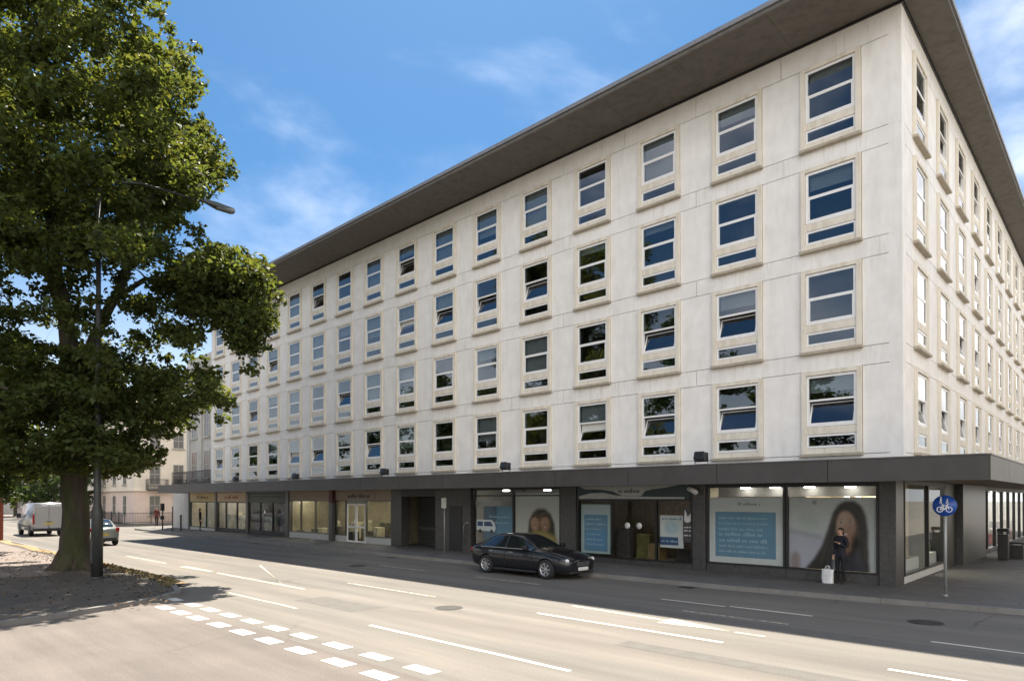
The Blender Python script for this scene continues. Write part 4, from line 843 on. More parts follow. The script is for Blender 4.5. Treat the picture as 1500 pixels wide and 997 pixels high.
def car(name, loc, rz, label, cat, paint, st, wheels, wr, glass_rows, extras=None, sub=2, group=None):
    """st: stations (x, z_bottom, z_belt, half width, z_top, half width of the top) from front to rear; glass_rows: {(a,b): which sides}"""
    root = empty(name, loc, rz, label, cat, group)
    rows = []
    for (x, zb, zk, wd, zt, wt) in st:
        half = [(0, zb), (wd * .80, zb), (wd * .965, zb + .07), (wd * 1.01, zb + (zk - zb) * .55), (wd * .985, zk - .04), (wd * .955, zk), (wt + .02, zt - .045), (wt - .06, zt - .006), (wt * .45, zt + .018), (0, zt + .024)]
        ringp = [(x, y, z) for y, z in half] + [(x, -y, z) for y, z in half[-2:0:-1]]
        rows.append(ringp)
    n = len(rows[0]); vs = [p for r_ in rows for p in r_]; fs = []; mi = []
    for i in range(len(rows) - 1):
        g = glass_rows.get(i, '')
        for j in range(n):
            fs.append((i * n + j, i * n + (j + 1) % n, (i + 1) * n + (j + 1) % n, (i + 1) * n + j))
            side = j in (5, n - 6); top = j in (7, 8, 9, 10)
            mi.append(1 if side and 's' in g else 2 if top and 'w' in g else 3 if top and 'r' in g else 0)
    for base in (0, (len(rows) - 1) * n): 
        for j in range(1, n // 2): fs.append((base + j - 1, base + j, base + n - j, base + (n - j + 1) % n)); mi.append(0)
    me = bpy.data.meshes.new('body'); me.from_pydata(vs, [], fs)
    for q in range(4): me.materials.append(paint)
    me.polygons.foreach_set('material_index', mi); 
    bm = bmesh.new(); bm.from_mesh(me); bmesh.ops.remove_doubles(bm, verts=bm.verts, dist=1e-4); bmesh.ops.recalc_face_normals(bm, faces=bm.faces); cl = bm.edges.layers.float.new('crease_edge')
    for e in bm.edges:
        ms = {f_.material_index for f_ in e.link_faces}
        if len(ms) > 1: e[cl] = .85
    bm.to_mesh(me); bm.free()
    me2 = bake(me, [('SUBSURF', dict(levels=sub, render_levels=sub), None)])
    parts = split_by_material(me2)
    cut = MB()
    for x in wheels:
        cut.lathe([(wr * 1.13, -1.4), (wr * 1.13, 1.4)], (x, 0, wr * 1.02), 28, 0, axis='Y', smooth=False)
    bb = MB(); bb.add(parts[0][0], parts[0][1], 0, True); body_me = bb.mesh('body', [paint])
    # close the body by leaving the glass faces in for the cut, then drop them
    whole = bpy.data.meshes.new('whole'); whole.from_pydata([v.co[:] for v in me2.vertices], [], [list(p.vertices) for p in me2.polygons])
    for q in range(5): whole.materials.append([paint, M_carglass, M_carglass, M_carglass, M_trim][q])
    whole.polygons.foreach_set('material_index', [p.material_index for p in me2.polygons])
    cm = cut.mesh('cut', [M_trim])
    cm.materials.clear()
    for q in [paint, M_carglass, M_carglass, M_carglass, M_trim]: cm.materials.append(q)
    cm.polygons.foreach_set('material_index', [4] * len(cm.polygons))
    bmx = bmesh.new(); bmx.from_mesh(cm); bmesh.ops.recalc_face_normals(bmx, faces=bmx.faces); bmx.to_mesh(cm); bmx.free()
    done = bake(whole, [('BOOLEAN', dict(operation='DIFFERENCE', solver='EXACT'), cm)])
    pr = split_by_material(done)
    b = MB(); b.add(pr[0][0], pr[0][1], 0, True)
    if 4 in pr: b.add(pr[4][0], pr[4][1], 1, False)
    b.build('body', [paint, M_trim], root)
    for k, nm in ((1, 'side_window'), (2, 'windscreen'), (3, 'rear_window')):
        if k in pr: b = MB(); b.add(pr[k][0], pr[k][1], 0, True); b.build(nm, [M_carglass], root)
    wmax = max(s_[3] for s_ in st)
    for x in wheels:
        for sd_ in (1, -1): wheel(root, x, sd_ * (wmax - .10), wr, .21, sd_)
    return root, wmax
def rect_part(root, nm, m, x0, x1, y0, y1, z0, z1, b_=.015, T=None):
    b = MB(); b.bbox(x0, x1, y0, y1, z0, z1, b_, 0, T); return b.build(nm, [m], root)
M_blackpaint = carpaint('car_paint_black', (.016, .017, .022), .3, .22)
SAL = [(2.32, .30, .58, .50, .62, .36), (2.27, .22, .64, .70, .70, .50), (2.05, .19, .74, .83, .80, .60), (1.55, .19, .84, .87, .90, .66), (.92, .19, .90, .885, .975, .70),
       (.55, .19, .91, .89, 1.17, .63), (.08, .19, .92, .89, 1.37, .56), (-.35, .19, .93, .89, 1.425, .565), (-.95, .19, .945, .89, 1.41, .56), (-1.45, .20, .96, .885, 1.26, .56), (-1.85, .22, .965, .87, 1.06, .62), (-2.15, .26, .94, .82, 1.02, .60), (-2.30, .32, .80, .66, .93, .48)]
BC, wm = car('saloon_car', (-10.75, -3.62, 0), 0, 'black saloon car with alloy wheels parked at the kerb in the shade', 'car', M_blackpaint, SAL, (1.42, -1.36), .325, {4: 'ws', 5: 'ws', 6: 's', 7: 's', 8: 'rs', 9: 'rs'})
for s_ in (1, -1):
    T = Matrix.Translation((2.12, s_ * .60, .63)) @ Matrix.Rotation(R(s_ * -38), 4, 'Z') @ Matrix.Rotation(R(14), 4, 'Y')
    rect_part(BC, 'headlight', M_lampw, -.07, .07, -.17, .17, -.055, .065, .05, T)
    rect_part(BC, 'tail_light', M_lampr, -2.28, -2.12, s_ * .62 - .12, s_ * .62 + .12, .74, .88, .04)
    rect_part(BC, 'wing_mirror', M_blackpaint, .58, .74, s_ * .98 - .10, s_ * .98 + .10, .93, 1.07, .04)
    rect_part(BC, 'fog_light', M_lampw, 2.16, 2.24, s_ * .55 - .06, s_ * .55 + .06, .33, .41, .03)
    b = MB(); b.bbox(-1.6, .78, s_ * .862 - .012, s_ * .862 + .012, .93, .955, .006); b.build('window_trim', [M_alloy], BC)
    b = MB(); b.add([(-.42, s_ * .865, .95), (-.34, s_ * .865, .95), (-.36, s_ * .60, 1.39), (-.44, s_ * .60, 1.39)], [(0, 1, 2, 3)]); b.build('door_pillar', [M_trim], BC)
    for x in (.12, -.85): rect_part(BC, 'door_handle', M_alloy, x - .32, x - .14, s_ * .90 - .015, s_ * .90 + .015, .80, .825, .008)
    b = MB()
    for x in (.82, -.40, -1.28): b.box(x - .004, x + .004, s_ * .895 - .004, s_ * .895 + .004, .30, .92)
    b.build('door_gap', [M_trim], BC)
    rect_part(BC, 'side_skirt', M_trim, -.95, 1.0, s_ * .84 - .04, s_ * .84 + .04, .17, .25, .02)
rect_part(BC, 'grille', M_trim, 2.22, 2.315, -.34, .34, .44, .60, .02); b = MB()
for k in range(4): b.box(2.318, 2.326, -.32, .32, .46 + k * .035, .472 + k * .035)
b.build('grille_bars', [M_alloy], BC)
rect_part(BC, 'number_plate', M_plate, 2.31, 2.335, -.26, .26, .30, .41, .006); rect_part(BC, 'bumper', M_trim, 2.14, 2.30, -.62, .62, .20, .29, .03); rect_part(BC, 'rear_number_plate', M_platey, -2.335, -2.31, -.26, .26, .62, .73, .006)

M_sage = carpaint('car_paint_sage', (.33, .35, .33), .5, .3)
HAT = [(1.95, .30, .60, .55, .66, .40), (1.88, .22, .66, .72, .74, .52), (1.55, .19, .80, .82, .88, .62), (1.05, .19, .88, .84, .98, .66), (.55, .19, .91, .85, 1.24, .60), (.15, .19, .92, .855, 1.43, .55), (-.45, .19, .93, .855, 1.48, .56), (-1.05, .20, .95, .85, 1.46, .55), (-1.55, .22, .96, .84, 1.30, .54), (-1.82, .26, .95, .80, 1.02, .62), (-1.93, .30, .78, .72, .90, .56)]
HC, wm = car('hatchback_car', (-38.9, -9.95, 0), R(180), 'small pale green grey hatchback driving away beyond the big tree trunk', 'car', M_sage, HAT, (1.22, -1.22), .30, {3: 'ws', 4: 'ws', 5: 's', 6: 's', 7: 'rs', 8: 'r'})
for s_ in (1, -1):
    rect_part(HC, 'tail_light', M_lampr, -1.93, -1.76, s_ * .70 - .09, s_ * .70 + .09, .78, 1.02, .04); rect_part(HC, 'wing_mirror', M_sage, .5, .64, s_ * .94 - .09, s_ * .94 + .09, .93, 1.07, .04)
    rect_part(HC, 'headlight', M_lampw, 1.72, 1.88, s_ * .60 - .13, s_ * .60 + .13, .62, .74, .05)
rect_part(HC, 'number_plate', M_platey, -1.955, -1.93, -.26, .26, .58, .69, .006); rect_part(HC, 'bumper', M_trim, -1.97, -1.86, -.66, .66, .28, .44, .03)

# panel van seen from behind
M_silver = carpaint('van_paint_silver', (.42, .42, .42), .5, .35)
V = empty('panel_van', (-53.2, -9.75, 0), R(180), 'silver panel van driving away at the far left of the road', 'van')
b = MB(); prof = [(2.5, .35), (2.58, .75), (2.35, 1.05), (1.75, 1.22), (1.05, 2.0), (.7, 2.28), (-2.4, 2.36), (-2.5, 2.2), (-2.55, 1.0), (-2.5, .38)]
n_ = len(prof); vs = []
for s_ in (-1, 1):
    for (x, z) in prof: vs.append((x, s_ * (.97 - .10 * max(0, (z - 1.1)) / 1.2), z))
bmv = bmesh.new(); vv = [bmv.verts.new(v) for v in vs]; bmv.faces.new(vv[:n_]); bmv.faces.new(vv[n_:][::-1])
for i in range(n_): bmv.faces.new((vv[i], vv[n_ + i], vv[n_ + (i + 1) % n_], vv[(i + 1) % n_]))
bmesh.ops.recalc_face_normals(bmv, faces=bmv.faces); bmesh.ops.bevel(bmv, geom=list(bmv.edges), offset=.07, segments=3, affect='EDGES'); bmv.verts.index_update()
b.add([v.co[:] for v in bmv.verts], [[v.index for v in f_.verts] for f_ in bmv.faces], 0, True); bmv.free()
vb = b.build('body', [M_silver], V)
for s_ in (1, -1):
    rect_part(V, 'rear_door', M_silver, -2.585, -2.54, s_ * .43 - .41, s_ * .43 + .41, .52, 2.15, .02); rect_part(V, 'tail_light', M_lampr, -2.58, -2.50, s_ * .90 - .055, s_ * .90 + .055, .85, 1.55, .02)
    rect_part(V, 'wing_mirror', M_trim, 1.35, 1.5, s_ * 1.06 - .12, s_ * 1.06 + .12, 1.25, 1.6, .04)
    b = MB(); b.add([(1.55, s_ * .935, 1.25), (.6, s_ * .935, 1.25), (.6, s_ * .875, 1.95), (1.0, s_ * .875, 1.95)], [(0, 1, 2, 3)]); b.build('side_window', [M_carglass], V)
    rect_part(V, 'side_rail', M_trim, -2.3, 2.1, s_ * .965 - .02, s_ * .965 + .02, .62, .74, .015)
    for x in (1.6, -1.6):
        wheel(V, x, s_ * .86, .34, .22, s_)
        b = MB(); b.lathe([(.42, -.004), (.42, .004)], (x, s_ * .972, .40), 24, 0, axis='Y'); b.build('wheel_arch', [M_trim], V)
rect_part(V, 'rear_bumper', M_trim, -2.66, -2.5, -.92, .92, .36, .56, .03); rect_part(V, 'number_plate', M_platey, -2.595, -2.585, -.28, .28, .84, .96, .003)
b = MB(); b.box(-2.592, -2.584, -.16, .16, 1.0, 1.05); b.build('door_handle', [M_trim], V)
b = MB(); b.add([(1.62, -.86, 1.32), (1.62, .86, 1.32), (1.10, .80, 1.98), (1.10, -.80, 1.98)], [(0, 1, 2, 3)], T=Matrix.Translation((.06, 0, .03))); b.build('windscreen', [M_carglass], V)

# distant parked cars at the left edge
far_cols = [(.70, .71, .74), (.05, .07, .14), (.35, .05, .05)]
for k, (x, y, lb) in enumerate(((-66.5, -12.9, 'white parked car far down the road beside the van'), (-74, -12.2, 'dark blue parked car far down the road behind the white one'))):
    fc, _ = car('hatchback_car', (x, y, 0), R(180), lb, 'car', carpaint('far_paint_%d' % k, far_cols[k], .2), HAT, (1.22, -1.22), .30, {3: 'ws', 4: 'ws', 5: 's', 6: 's', 7: 'rs', 8: 'r'}, sub=1, group='cars far down the road')
    for s_ in (1, -1): rect_part(fc, 'tail_light', M_lampr, -1.93, -1.76, s_ * .70 - .09, s_ * .70 + .09, .78, 1.02, .04)

# ------------------------------------------------------------------ people
M_skin = mat('skin', (.50, .30, .22), .5, var=.06)
def person(loc, rz, label, coat, trousers, shoes, hair_c, h=1.65, walk=0.0, hold=False):
    """standing figure facing -Y in its own frame, one continuous skinned body; hair is a child"""
    k = h / 1.65; sw_ = walk
    J = {'pel': (0, 0, .90), 'wst': (0, .01, 1.03), 'chs': (0, .015, 1.22), 'nkb': (0, .02, 1.37), 'nck': (0, .0, 1.44), 'hd0': (0, -.015, 1.50), 'hd1': (0, -.015, 1.57), 'hd2': (0, -.005, 1.615)}
    rad = {'pel': (.155, .115), 'wst': (.128, .095), 'chs': (.15, .11), 'nkb': (.095, .075), 'nck': (.050, .052), 'hd0': (.062, .080), 'hd1': (.072, .090), 'hd2': (.05, .06)}
    E = [('pel', 'wst'), ('wst', 'chs'), ('chs', 'nkb'), ('nkb', 'nck'), ('nck', 'hd0'), ('hd0', 'hd1'), ('hd1', 'hd2')]
    hands = {}
    for s_, q in ((1, 'l'), (-1, 'r')):
        st_ = sw_ * s_
        J.update({q + 'hip': (s_ * .09, 0, .84), q + 'kne': (s_ * .095, -.16 * st_ - .02, .47), q + 'ank': (s_ * .10, -.22 * st_ + .03 + (.10 if st_ < 0 else 0) * 1, .085), q + 'toe': (s_ * .115, -.22 * st_ - .12, .035)})
        rad.update({q + 'hip': (.088, .092), q + 'kne': (.058, .060), q + 'ank': (.038, .042), q + 'toe': (.040, .030)})
        E += [('pel', q + 'hip'), (q + 'hip', q + 'kne'), (q + 'kne', q + 'ank'), (q + 'ank', q + 'toe')]
        if hold and s_ == 1: el = (.235, -.02, 1.08); wr_ = (.12, -.22, 1.20)
        else: el = (s_ * .205, .04 + .08 * st_, 1.07); wr_ = (s_ * .200, -.04 + .14 * st_, .83)
        J.update({q + 'sho': (s_ * .165, .02, 1.345), q + 'elb': el, q + 'wri': wr_}); rad.update({q + 'sho': (.062, .062), q + 'elb': (.044, .046), q + 'wri': (.028, .030)})
        d = (Vector(wr_) - Vector(el)).normalized(); pm = Vector(wr_) + d * .06; J[q + 'pal'] = pm[:]; rad[q + 'pal'] = (.022, .036)
        E += [('nkb', q + 'sho'), (q + 'sho', q + 'elb'), (q + 'elb', q + 'wri'), (q + 'wri', q + 'pal')]
        hands[q] = (Vector(wr_), pm, d, s_)
    names = list(J); me = bpy.data.meshes.new('person'); me.from_pydata([J[a] for a in names], [(names.index(a), names.index(c)) for a, c in E], [])
    o = bpy.data.objects.new('tmp', me); COL.objects.link(o); md = o.modifiers.new('s', 'SKIN'); md.use_smooth_shade = True
    for i, a in enumerate(names): me.skin_vertices[0].data[i].radius = rad[a]; me.skin_vertices[0].data[i].use_root = a == 'pel'
    o.modifiers.new('u', 'SUBSURF').levels = 2
    dg = bpy.context.evaluated_depsgraph_get(); dg.update(); sk = bpy.data.meshes.new_from_object(o.evaluated_get(dg)); bpy.data.objects.remove(o)
    b = MB(); V_ = [v.co.copy() for v in sk.vertices]
    for p in sk.polygons:
        c = sum((V_[i] for i in p.vertices), Vector()) / len(p.vertices)
        hand = any((c - hands[q][1]).length < .075 for q in hands)
        m = 0 if (c.z > 1.425 or hand) else 1 if c.z > .78 else 3 if c.z < .075 else 2
        b.add([V_[i] for i in p.vertices], [tuple(range(len(p.vertices)))], m, True)
    for q, (wr_, pm, d, s_) in hands.items():
        sidev = Vector((0, 1, 0)) if abs(d.y) < .6 else Vector((1, 0, 0)); inw = Vector((-s_, 0, 0)) if abs(d.x) < .8 else Vector((0, 0, -1))
        for t, L in ((-.03, .062), (-.01, .075), (.01, .070), (.03, .055)):
            a = pm + sidev * t; b.tube([a, a + d * L * .6 + inw * .006, a + d * L + inw * .022], [.010, .009, .006], 6, 0)
        a = wr_ + d * .03 - sidev * .02; b.tube([a, a - sidev * .028 + d * .03, a - sidev * .03 + d * .06 + inw * .012], [.012, .010, .007], 6, 0)
    hz = 1.555
    b.ball((0, -.104, hz - .012), (.012, .02, .022), 0, 8)
    for s_ in (1, -1): b.ball((s_ * .030, -.093, hz + .012), (.012, .008, .008), 4, 8); b.ball((s_ * .076, -.005, hz), (.012, .025, .034), 0, 8)
    b.ball((0, -.095, hz - .052), (.024, .008, .007), 5, 8)
    Tm = Matrix.Scale(k, 4)
    me2 = b.mesh('person', [M_skin, coat, trousers, shoes, MATS['print_eye_print'], mat('lips', (.35, .10, .09), .5)]); me2.transform(Tm)
    bm = bmesh.new(); bm.from_mesh(me2); bmesh.ops.remove_doubles(bm, verts=bm.verts, dist=1e-5); bm.to_mesh(me2); bm.free()
    r_ = link('person', me2); r_.location = loc; r_.rotation_euler = (0, 0, rz); tag(r_, label, 'person')
    b = MB(); b.ball((0, .022, 1.58), (.090, .095, .088), 0, 14); b.ball((0, .06, 1.50), (.082, .055, .10), 0, 12); hh = b.mesh('hair', [hair_c]); hh.transform(Tm); link('hair', hh, r_)
    return r_
M_navy = mat('navy_cloth', (.014, .015, .024), .85, var=.2); M_blackc = mat('black_cloth', (.012, .012, .013), .9, var=.2); M_shoe = mat('shoe_leather', (.02, .018, .016), .5); M_hair = mat('brown_hair', (.045, .028, .018), .6)
person((-1.66, .02, .12), R(-18), 'woman in dark clothes standing before the portrait poster with one hand raised', M_navy, M_blackc, M_shoe, mat('dark_brown_hair', (.03, .02, .014), .6), 1.66, hold=True)
b = MB(); vs = []
for k, z in enumerate((0, .02, .14, .28, .42)):
    for j in range(16):
        a = 2 * math.pi * j / 16; ex = (abs(math.cos(a)) ** .45) * math.copysign(1, math.cos(a)); ey = (abs(math.sin(a)) ** .45) * math.copysign(1, math.sin(a))
        cr_ = 1 + .07 * math.sin(3.1 * j + 2.2 * k) * (0 if k in (0,) else 1)
        vs.append((ex * (.155 + .02 * k / 4) * cr_ + .012 * math.sin(k * 2.1), ey * (.075 - .02 * k / 4) * cr_, z + (.012 * math.sin(j * 1.7) if k == 4 else 0)))
b.add(vs, [(k * 16 + j, k * 16 + (j + 1) % 16, (k + 1) * 16 + (j + 1) % 16, (k + 1) * 16 + j) for k in range(4) for j in range(16)] + [tuple(range(15, -1, -1))], 0, True)
o = empty('carrier_bag', (-1.98, -.12, .125), R(-12), 'white carrier bag on the pavement at the dark clothed woman', 'bag')
b.build('bag_body', [mat('white_plastic', (.78, .78, .78), .4, bump=.5, bscale=9)], o)
b = MB()
for y in (-.075, .075): b.tube([(-.06, y * .7, .41), (-.045, y * .3, .50), (0, 0, .53), (.045, y * .3, .50), (.06, y * .7, .41)], .008, 6)
b.build('handle', [MATS['white_plastic']], o)
person((-48.3, -.25, .12), R(160), 'person in dark clothes outside the shop with the yellow sign', M_blackc, M_blackc, M_shoe, M_hair, 1.75)
person((-59.9, .4, .12), R(60), 'pedestrian in a dark red top walking past the pink wall far away', mat('dark_red_cloth', (.10, .02, .02), .9), M_blackc, M_shoe, M_hair, 1.72, walk=.8)

# ------------------------------------------------------------------ neighbouring buildings
M_stucco = wall_concrete('stucco_grey', (.50, .49, .46), (.33, .32, .29), .5)
M_cream_st = mat('stucco_cream', (.78, .70, .58), .8, var=.08, scale=1)
M_pink_st = mat('stucco_pink', (.76, .61, .52), .8, var=.08, scale=1)
M_slate = mat('slate_roof', (.10, .10, .11), .7, var=.2, scale=3)
M_dimglass = mat('dim_glass', (.16, .15, .14), .15, spec=.6)
M_iron = mat('wrought_iron', (.02, .02, .022), .5)
M_sashdim = mat('old_sash_paint', (.42, .40, .36), .6)
def sash_window(parent, T, w_, h_, fm=M_sashdim):
    b = MB(); ring(b, -w_ / 2, w_ / 2, 0, h_, .06, -.03, .05, 0); b.box(-w_ / 2 + .06, w_ / 2 - .06, -.02, .04, h_ / 2 - .03, h_ / 2 + .03, 0); b.box(-.02, .02, -.015, .03, .06, h_ / 2 - .03, 0); b.box(-.02, .02, -.015, .03, h_ / 2 + .03, h_ - .06, 0)
    b.box(-w_ / 2 - .12, w_ / 2 + .12, -.14, .0, -.12, -.003, 0)
    me = b.mesh('window', [fm]); me.transform(T); o = link('window', me, parent)
    b = MB(); b.box(-w_ / 2 + .05, w_ / 2 - .05, .0, .012, .05, h_ - .05, 0); me = b.mesh('pane', [M_dimglass]); me.transform(T); link('pane', me, o)
def balcony(parent, T, w_, d_, h_=1.0):
    b = MB(); b.box(-w_ / 2, w_ / 2, -d_, -.01, -.12, 0)
    def rail(p, q):
        p = Vector(p); q = Vector(q)
        for z in (.08, h_): b.tube([p + Vector((0, 0, z)), q + Vector((0, 0, z))], .025, 6)
        n = max(2, int((q - p).length / .13))
        for i in range(n + 1): c = p.lerp(q, i / n); b.tube([c + Vector((0, 0, 0)), c + Vector((0, 0, h_))], .014, 4)
    rail((-w_ / 2, -d_ + .03, 0), (w_ / 2, -d_ + .03, 0)); rail((-w_ / 2, -d_ + .03, 0), (-w_ / 2, -.03, 0)); rail((w_ / 2, -d_ + .03, 0), (w_ / 2, -.03, 0))
    me = b.mesh('balcony', [M_iron]); me.transform(T); link('balcony', me, parent)
def facing(x, y, z, rz): return Matrix.Translation((x, y, z)) @ Matrix.Rotation(rz, 4, 'Z')
TH = empty('terrace_house', (0, 0, 0), 0, 'pale grey stuccoed terrace house set back at the left end of the office block', 'building')
b = MB(); b.box(-56.0, -46.95, 1.7, 22, .1, 14.3, 0)
for x in (-55.9, -53.2, -50.6): b.bbox(x - .1, x + .42, 1.55, 1.72, 3.9, 13.6, .02, 0)
b.bbox(-56.3, -46.95, 1.3, 22.2, 13.6, 14.0, .03, 0); b.box(-56.05, -46.96, 1.6, 22, 14.003, 14.9, 0); b.build('wall', [M_stucco], TH)
b = MB(); b.add([(-56.0, 2.0, 14.9), (-46.96, 2.0, 14.9), (-46.96, 21, 14.9), (-56.0, 21, 14.9), (-56.0, 11, 16.2), (-46.96, 11, 16.2)], [(0, 1, 5, 4), (2, 3, 4, 5), (1, 2, 5), (3, 0, 4)]); b.build('roof', [M_slate], TH)
for x in (-54.6, -51.9):
    for z in (4.4, 7.9, 10.8): sash_window(TH, facing(x, 1.69, z, 0), 1.05, 2.3 if z < 10 else 1.7)
balcony(TH, facing(-51.3, 1.54, 3.9, 0), 9.0, 1.3)
b = MB(); b.box(-56.0, -52.62, .5, 1.69, .1, 3.2); b.box(-56.0, -52.65, .46, .5, .1, 3.1); b.build('porch', [M_stucco], TH)
# stuccoed house across the far street, in its own cream and pink stucco
SH = empty('stucco_house', (0, 0, 0), 0, 'cream and pink stuccoed house across the far side street', 'building')
b = MB(); b.box(-92, -68, 1.0, 26, 3.55, 11.8, 0); b.box(-92.0, -68.0, 1.0, 26, .1, 3.4, 1); b.bbox(-92.2, -67.8, .8, 26.2, 3.4, 3.55, .02, 0); b.bbox(-92.4, -67.5, .5, 26.4, 11.8, 12.2, .04, 0); b.box(-91.9, -68.1, 1.1, 25.9, 12.2, 12.9, 0); b.build('wall', [M_cream_st, M_pink_st], SH)
b = MB(); b.add([(-91.5, 1.5, 12.9), (-68.5, 1.5, 12.9), (-68.5, 25.5, 12.9), (-91.5, 25.5, 12.9), (-85, 13, 15.0), (-75, 13, 15.0)], [(0, 1, 5, 4), (1, 2, 5), (2, 3, 4, 5), (3, 0, 4)]); rf_ = b.build('roof', [M_slate], SH)
b = MB(); b.bbox(-70.5, -69, 10, 13, 13.0, 16.0, .03); b.build('chimney', [M_cream_st], rf_)
for y in (2.9, 5.2, 9.5, 13, 16.5):
    for z, h_ in ((.95, 2.0), (4.1, 2.1), (7.9, 1.6)): sash_window(SH, facing(-67.995, y, z, R(90)), 1.05, h_)
for x in (-71, -74.5, -78, -81.5, -85, -88.5):
    for z, h_ in ((.95, 2.0), (4.1, 2.1), (7.9, 1.6)): sash_window(SH, facing(x, .995, z, 0), 1.05, h_)
balcony(SH, facing(-68, 3.0, 3.6, R(90)), 1.9, .9); balcony(SH, facing(-68, 6.2, 3.6, R(90)), 2.4, .9)
# railings along the far pavement
def railing(p, q, lb):
    p = Vector(p); q = Vector(q); o = empty('railing', p, math.atan2(q.y - p.y, q.x - p.x), lb, 'railing'); L = (q - p).length
    b = MB(); 
    for z in (.15, 1.05): b.box(0, L, -.02, .02, z, z + .04)
    b.build('rail', [M_iron], o); b = MB(); n = int(L / .14)
    for i in range(n + 1): b.tube([(L * i / n, 0, .0), (L * i / n, 0, 1.1), (L * i / n, 0, 1.18)], [.012, .012, .002], 5)
    b.build('bars', [M_iron], o)
    for i in range(int(L / 2.4) + 1):
        b = MB(); b.bbox(i * 2.4 - .035, i * 2.4 + .035, -.035, .035, 0, 1.25, .01); b.build('post', [M_iron], o)
railing((-66.9, -.2, .12), (-66.9, 20, .12), 'black iron railings in front of the pink wall')
railing((-90, -.3, .12), (-67.1, -.3, .12), 'black iron railings before the shaded side of the stuccoed house')
for k, (x, y, h_, L_) in enumerate(((-122, -16, 9.0, 24), (-128, 12, 11.0, 30))):
    FT = empty('far_terrace', (x, y, 0), R(90), ['low cream terrace closing the view at the far left', 'taller pale terrace far beyond the stuccoed house'][k], 'building')
    b = MB(); b.box(-L_ / 2, L_ / 2, 0, 10, 0, h_, 0); b.bbox(-L_ / 2 - .2, L_ / 2 + .2, -.3, 10.2, h_, h_ + .4, .03, 0); b.build('wall', [M_cream_st if k == 0 else M_stucco], FT)
    b = MB(); b.add([(-L_ / 2, 0, h_ + .4), (L_ / 2, 0, h_ + .4), (L_ / 2, 10, h_ + .4), (-L_ / 2, 10, h_ + .4), (-L_ / 2, 5, h_ + 2.6), (L_ / 2, 5, h_ + 2.6)], [(0, 1, 5, 4), (2, 3, 4, 5), (1, 2, 5), (3, 0, 4)]); b.build('roof', [mat('tile_roof', (.30, .14, .09), .8, var=.2) if k == 0 else M_slate], FT)
    for i in range(int(L_ / 3)):
        for z in (1.0, 4.4) + ((7.8,) if k else ()): sash_window(FT, facing(-L_ / 2 + 1.5 + 3 * i, -.005, z, 0), 1.1, 1.9)
RT = empty('corner_terrace', (17.5, 28, 0), R(-90), 'sunlit cream terrace across the side street, mirrored in the corner shop glass', 'building')
b = MB(); b.box(-32, 32, 0, 12, 0, 13.0, 0); b.bbox(-32.3, 32.3, -.4, 12.2, 13.0, 13.5, .04, 0)
for i in range(17): b.bbox(-32 + i * 4 - .25, -32 + i * 4 + .25, -.22, .01, .0, 13.0, .03, 0)
b.build('wall', [M_cream_st], RT)
for i in range(16):
    for z, h_ in ((.9, 2.3), (4.6, 2.4), (8.6, 1.9)): sash_window(RT, facing(-30 + i * 4, -.005, z, 0), 1.25, h_)
AW = empty('shop_awning', (-121.9, -14.5, 0), R(90), 'red shop awning on the low cream terrace far away', 'awning')
b = MB(); b.add([(-4, -.02, 3.3), (4, -.02, 3.3), (4, -1.6, 2.6), (-4, -1.6, 2.6), (4, -1.6, 2.35), (-4, -1.6, 2.35)], [(0, 1, 2, 3), (3, 2, 4, 5)]); b.build('canvas', [mat('red_canvas', (.42, .05, .04), .8)], AW)

# ------------------------------------------------------------------ trees
def leaf_mat(name, c, tr, var=.35):
    m = bpy.data.materials.new(name); ns, ln = nodes_of(m); nt = m.node_tree; b = ns['Principled BSDF']; b.inputs['Roughness'].default_value = .5; b.inputs['Specular IOR Level'].default_value = .15
    ge = N(nt, 'ShaderNodeNewGeometry'); hs = N(nt, 'ShaderNodeHueSaturation'); hs.inputs['Color'].default_value = c4(c)
    r_ = N(nt, 'ShaderNodeMapRange'); r_.inputs['To Min'].default_value = .475; r_.inputs['To Max'].default_value = .525; ln.new(ge.outputs['Random Per Island'], r_.inputs['Value']); ln.new(r_.outputs[0], hs.inputs['Hue'])
    m2 = N(nt, 'ShaderNodeMath', operation='MULTIPLY'); m2.inputs[1].default_value = 7.13; ln.new(ge.outputs['Random Per Island'], m2.inputs[0]); fr = N(nt, 'ShaderNodeMath', operation='FRACT'); ln.new(m2.outputs[0], fr.inputs[0])
    r2 = N(nt, 'ShaderNodeMapRange'); r2.inputs['To Min'].default_value = 1 - var; r2.inputs['To Max'].default_value = 1 + var; ln.new(fr.outputs[0], r2.inputs['Value']); ln.new(r2.outputs[0], hs.inputs['Value'])
    ln.new(hs.outputs[0], b.inputs['Base Color']); t = N(nt, 'ShaderNodeBsdfTranslucent'); g = N(nt, 'ShaderNodeMix', data_type='RGBA', blend_type='MULTIPLY'); g.inputs[0].default_value = 1; ln.new(hs.outputs[0], g.inputs[6]); g.inputs[7].default_value = (1.9, 1.65, .6, 1); ln.new(g.outputs[2], t.inputs['Color'])
    mx = N(nt, 'ShaderNodeMixShader'); mx.inputs[0].default_value = tr; ln.new(b.outputs[0], mx.inputs[1]); ln.new(t.outputs[0], mx.inputs[2]); ln.new(mx.outputs[0], ns['Material Output'].inputs['Surface']); return m
M_leaf = leaf_mat('lime_leaves', (.068, .090, .034), .55, .5); M_leafd = leaf_mat('dark_leaves', (.045, .075, .026), .3)
M_bark = mat('bark', (.052, .040, .032), .95, var=.35, scale=5, stretch=(1, 1, .25), col2=(.042, .045, .016), thr=(.45, .6), bump=1.0, bscale=16)
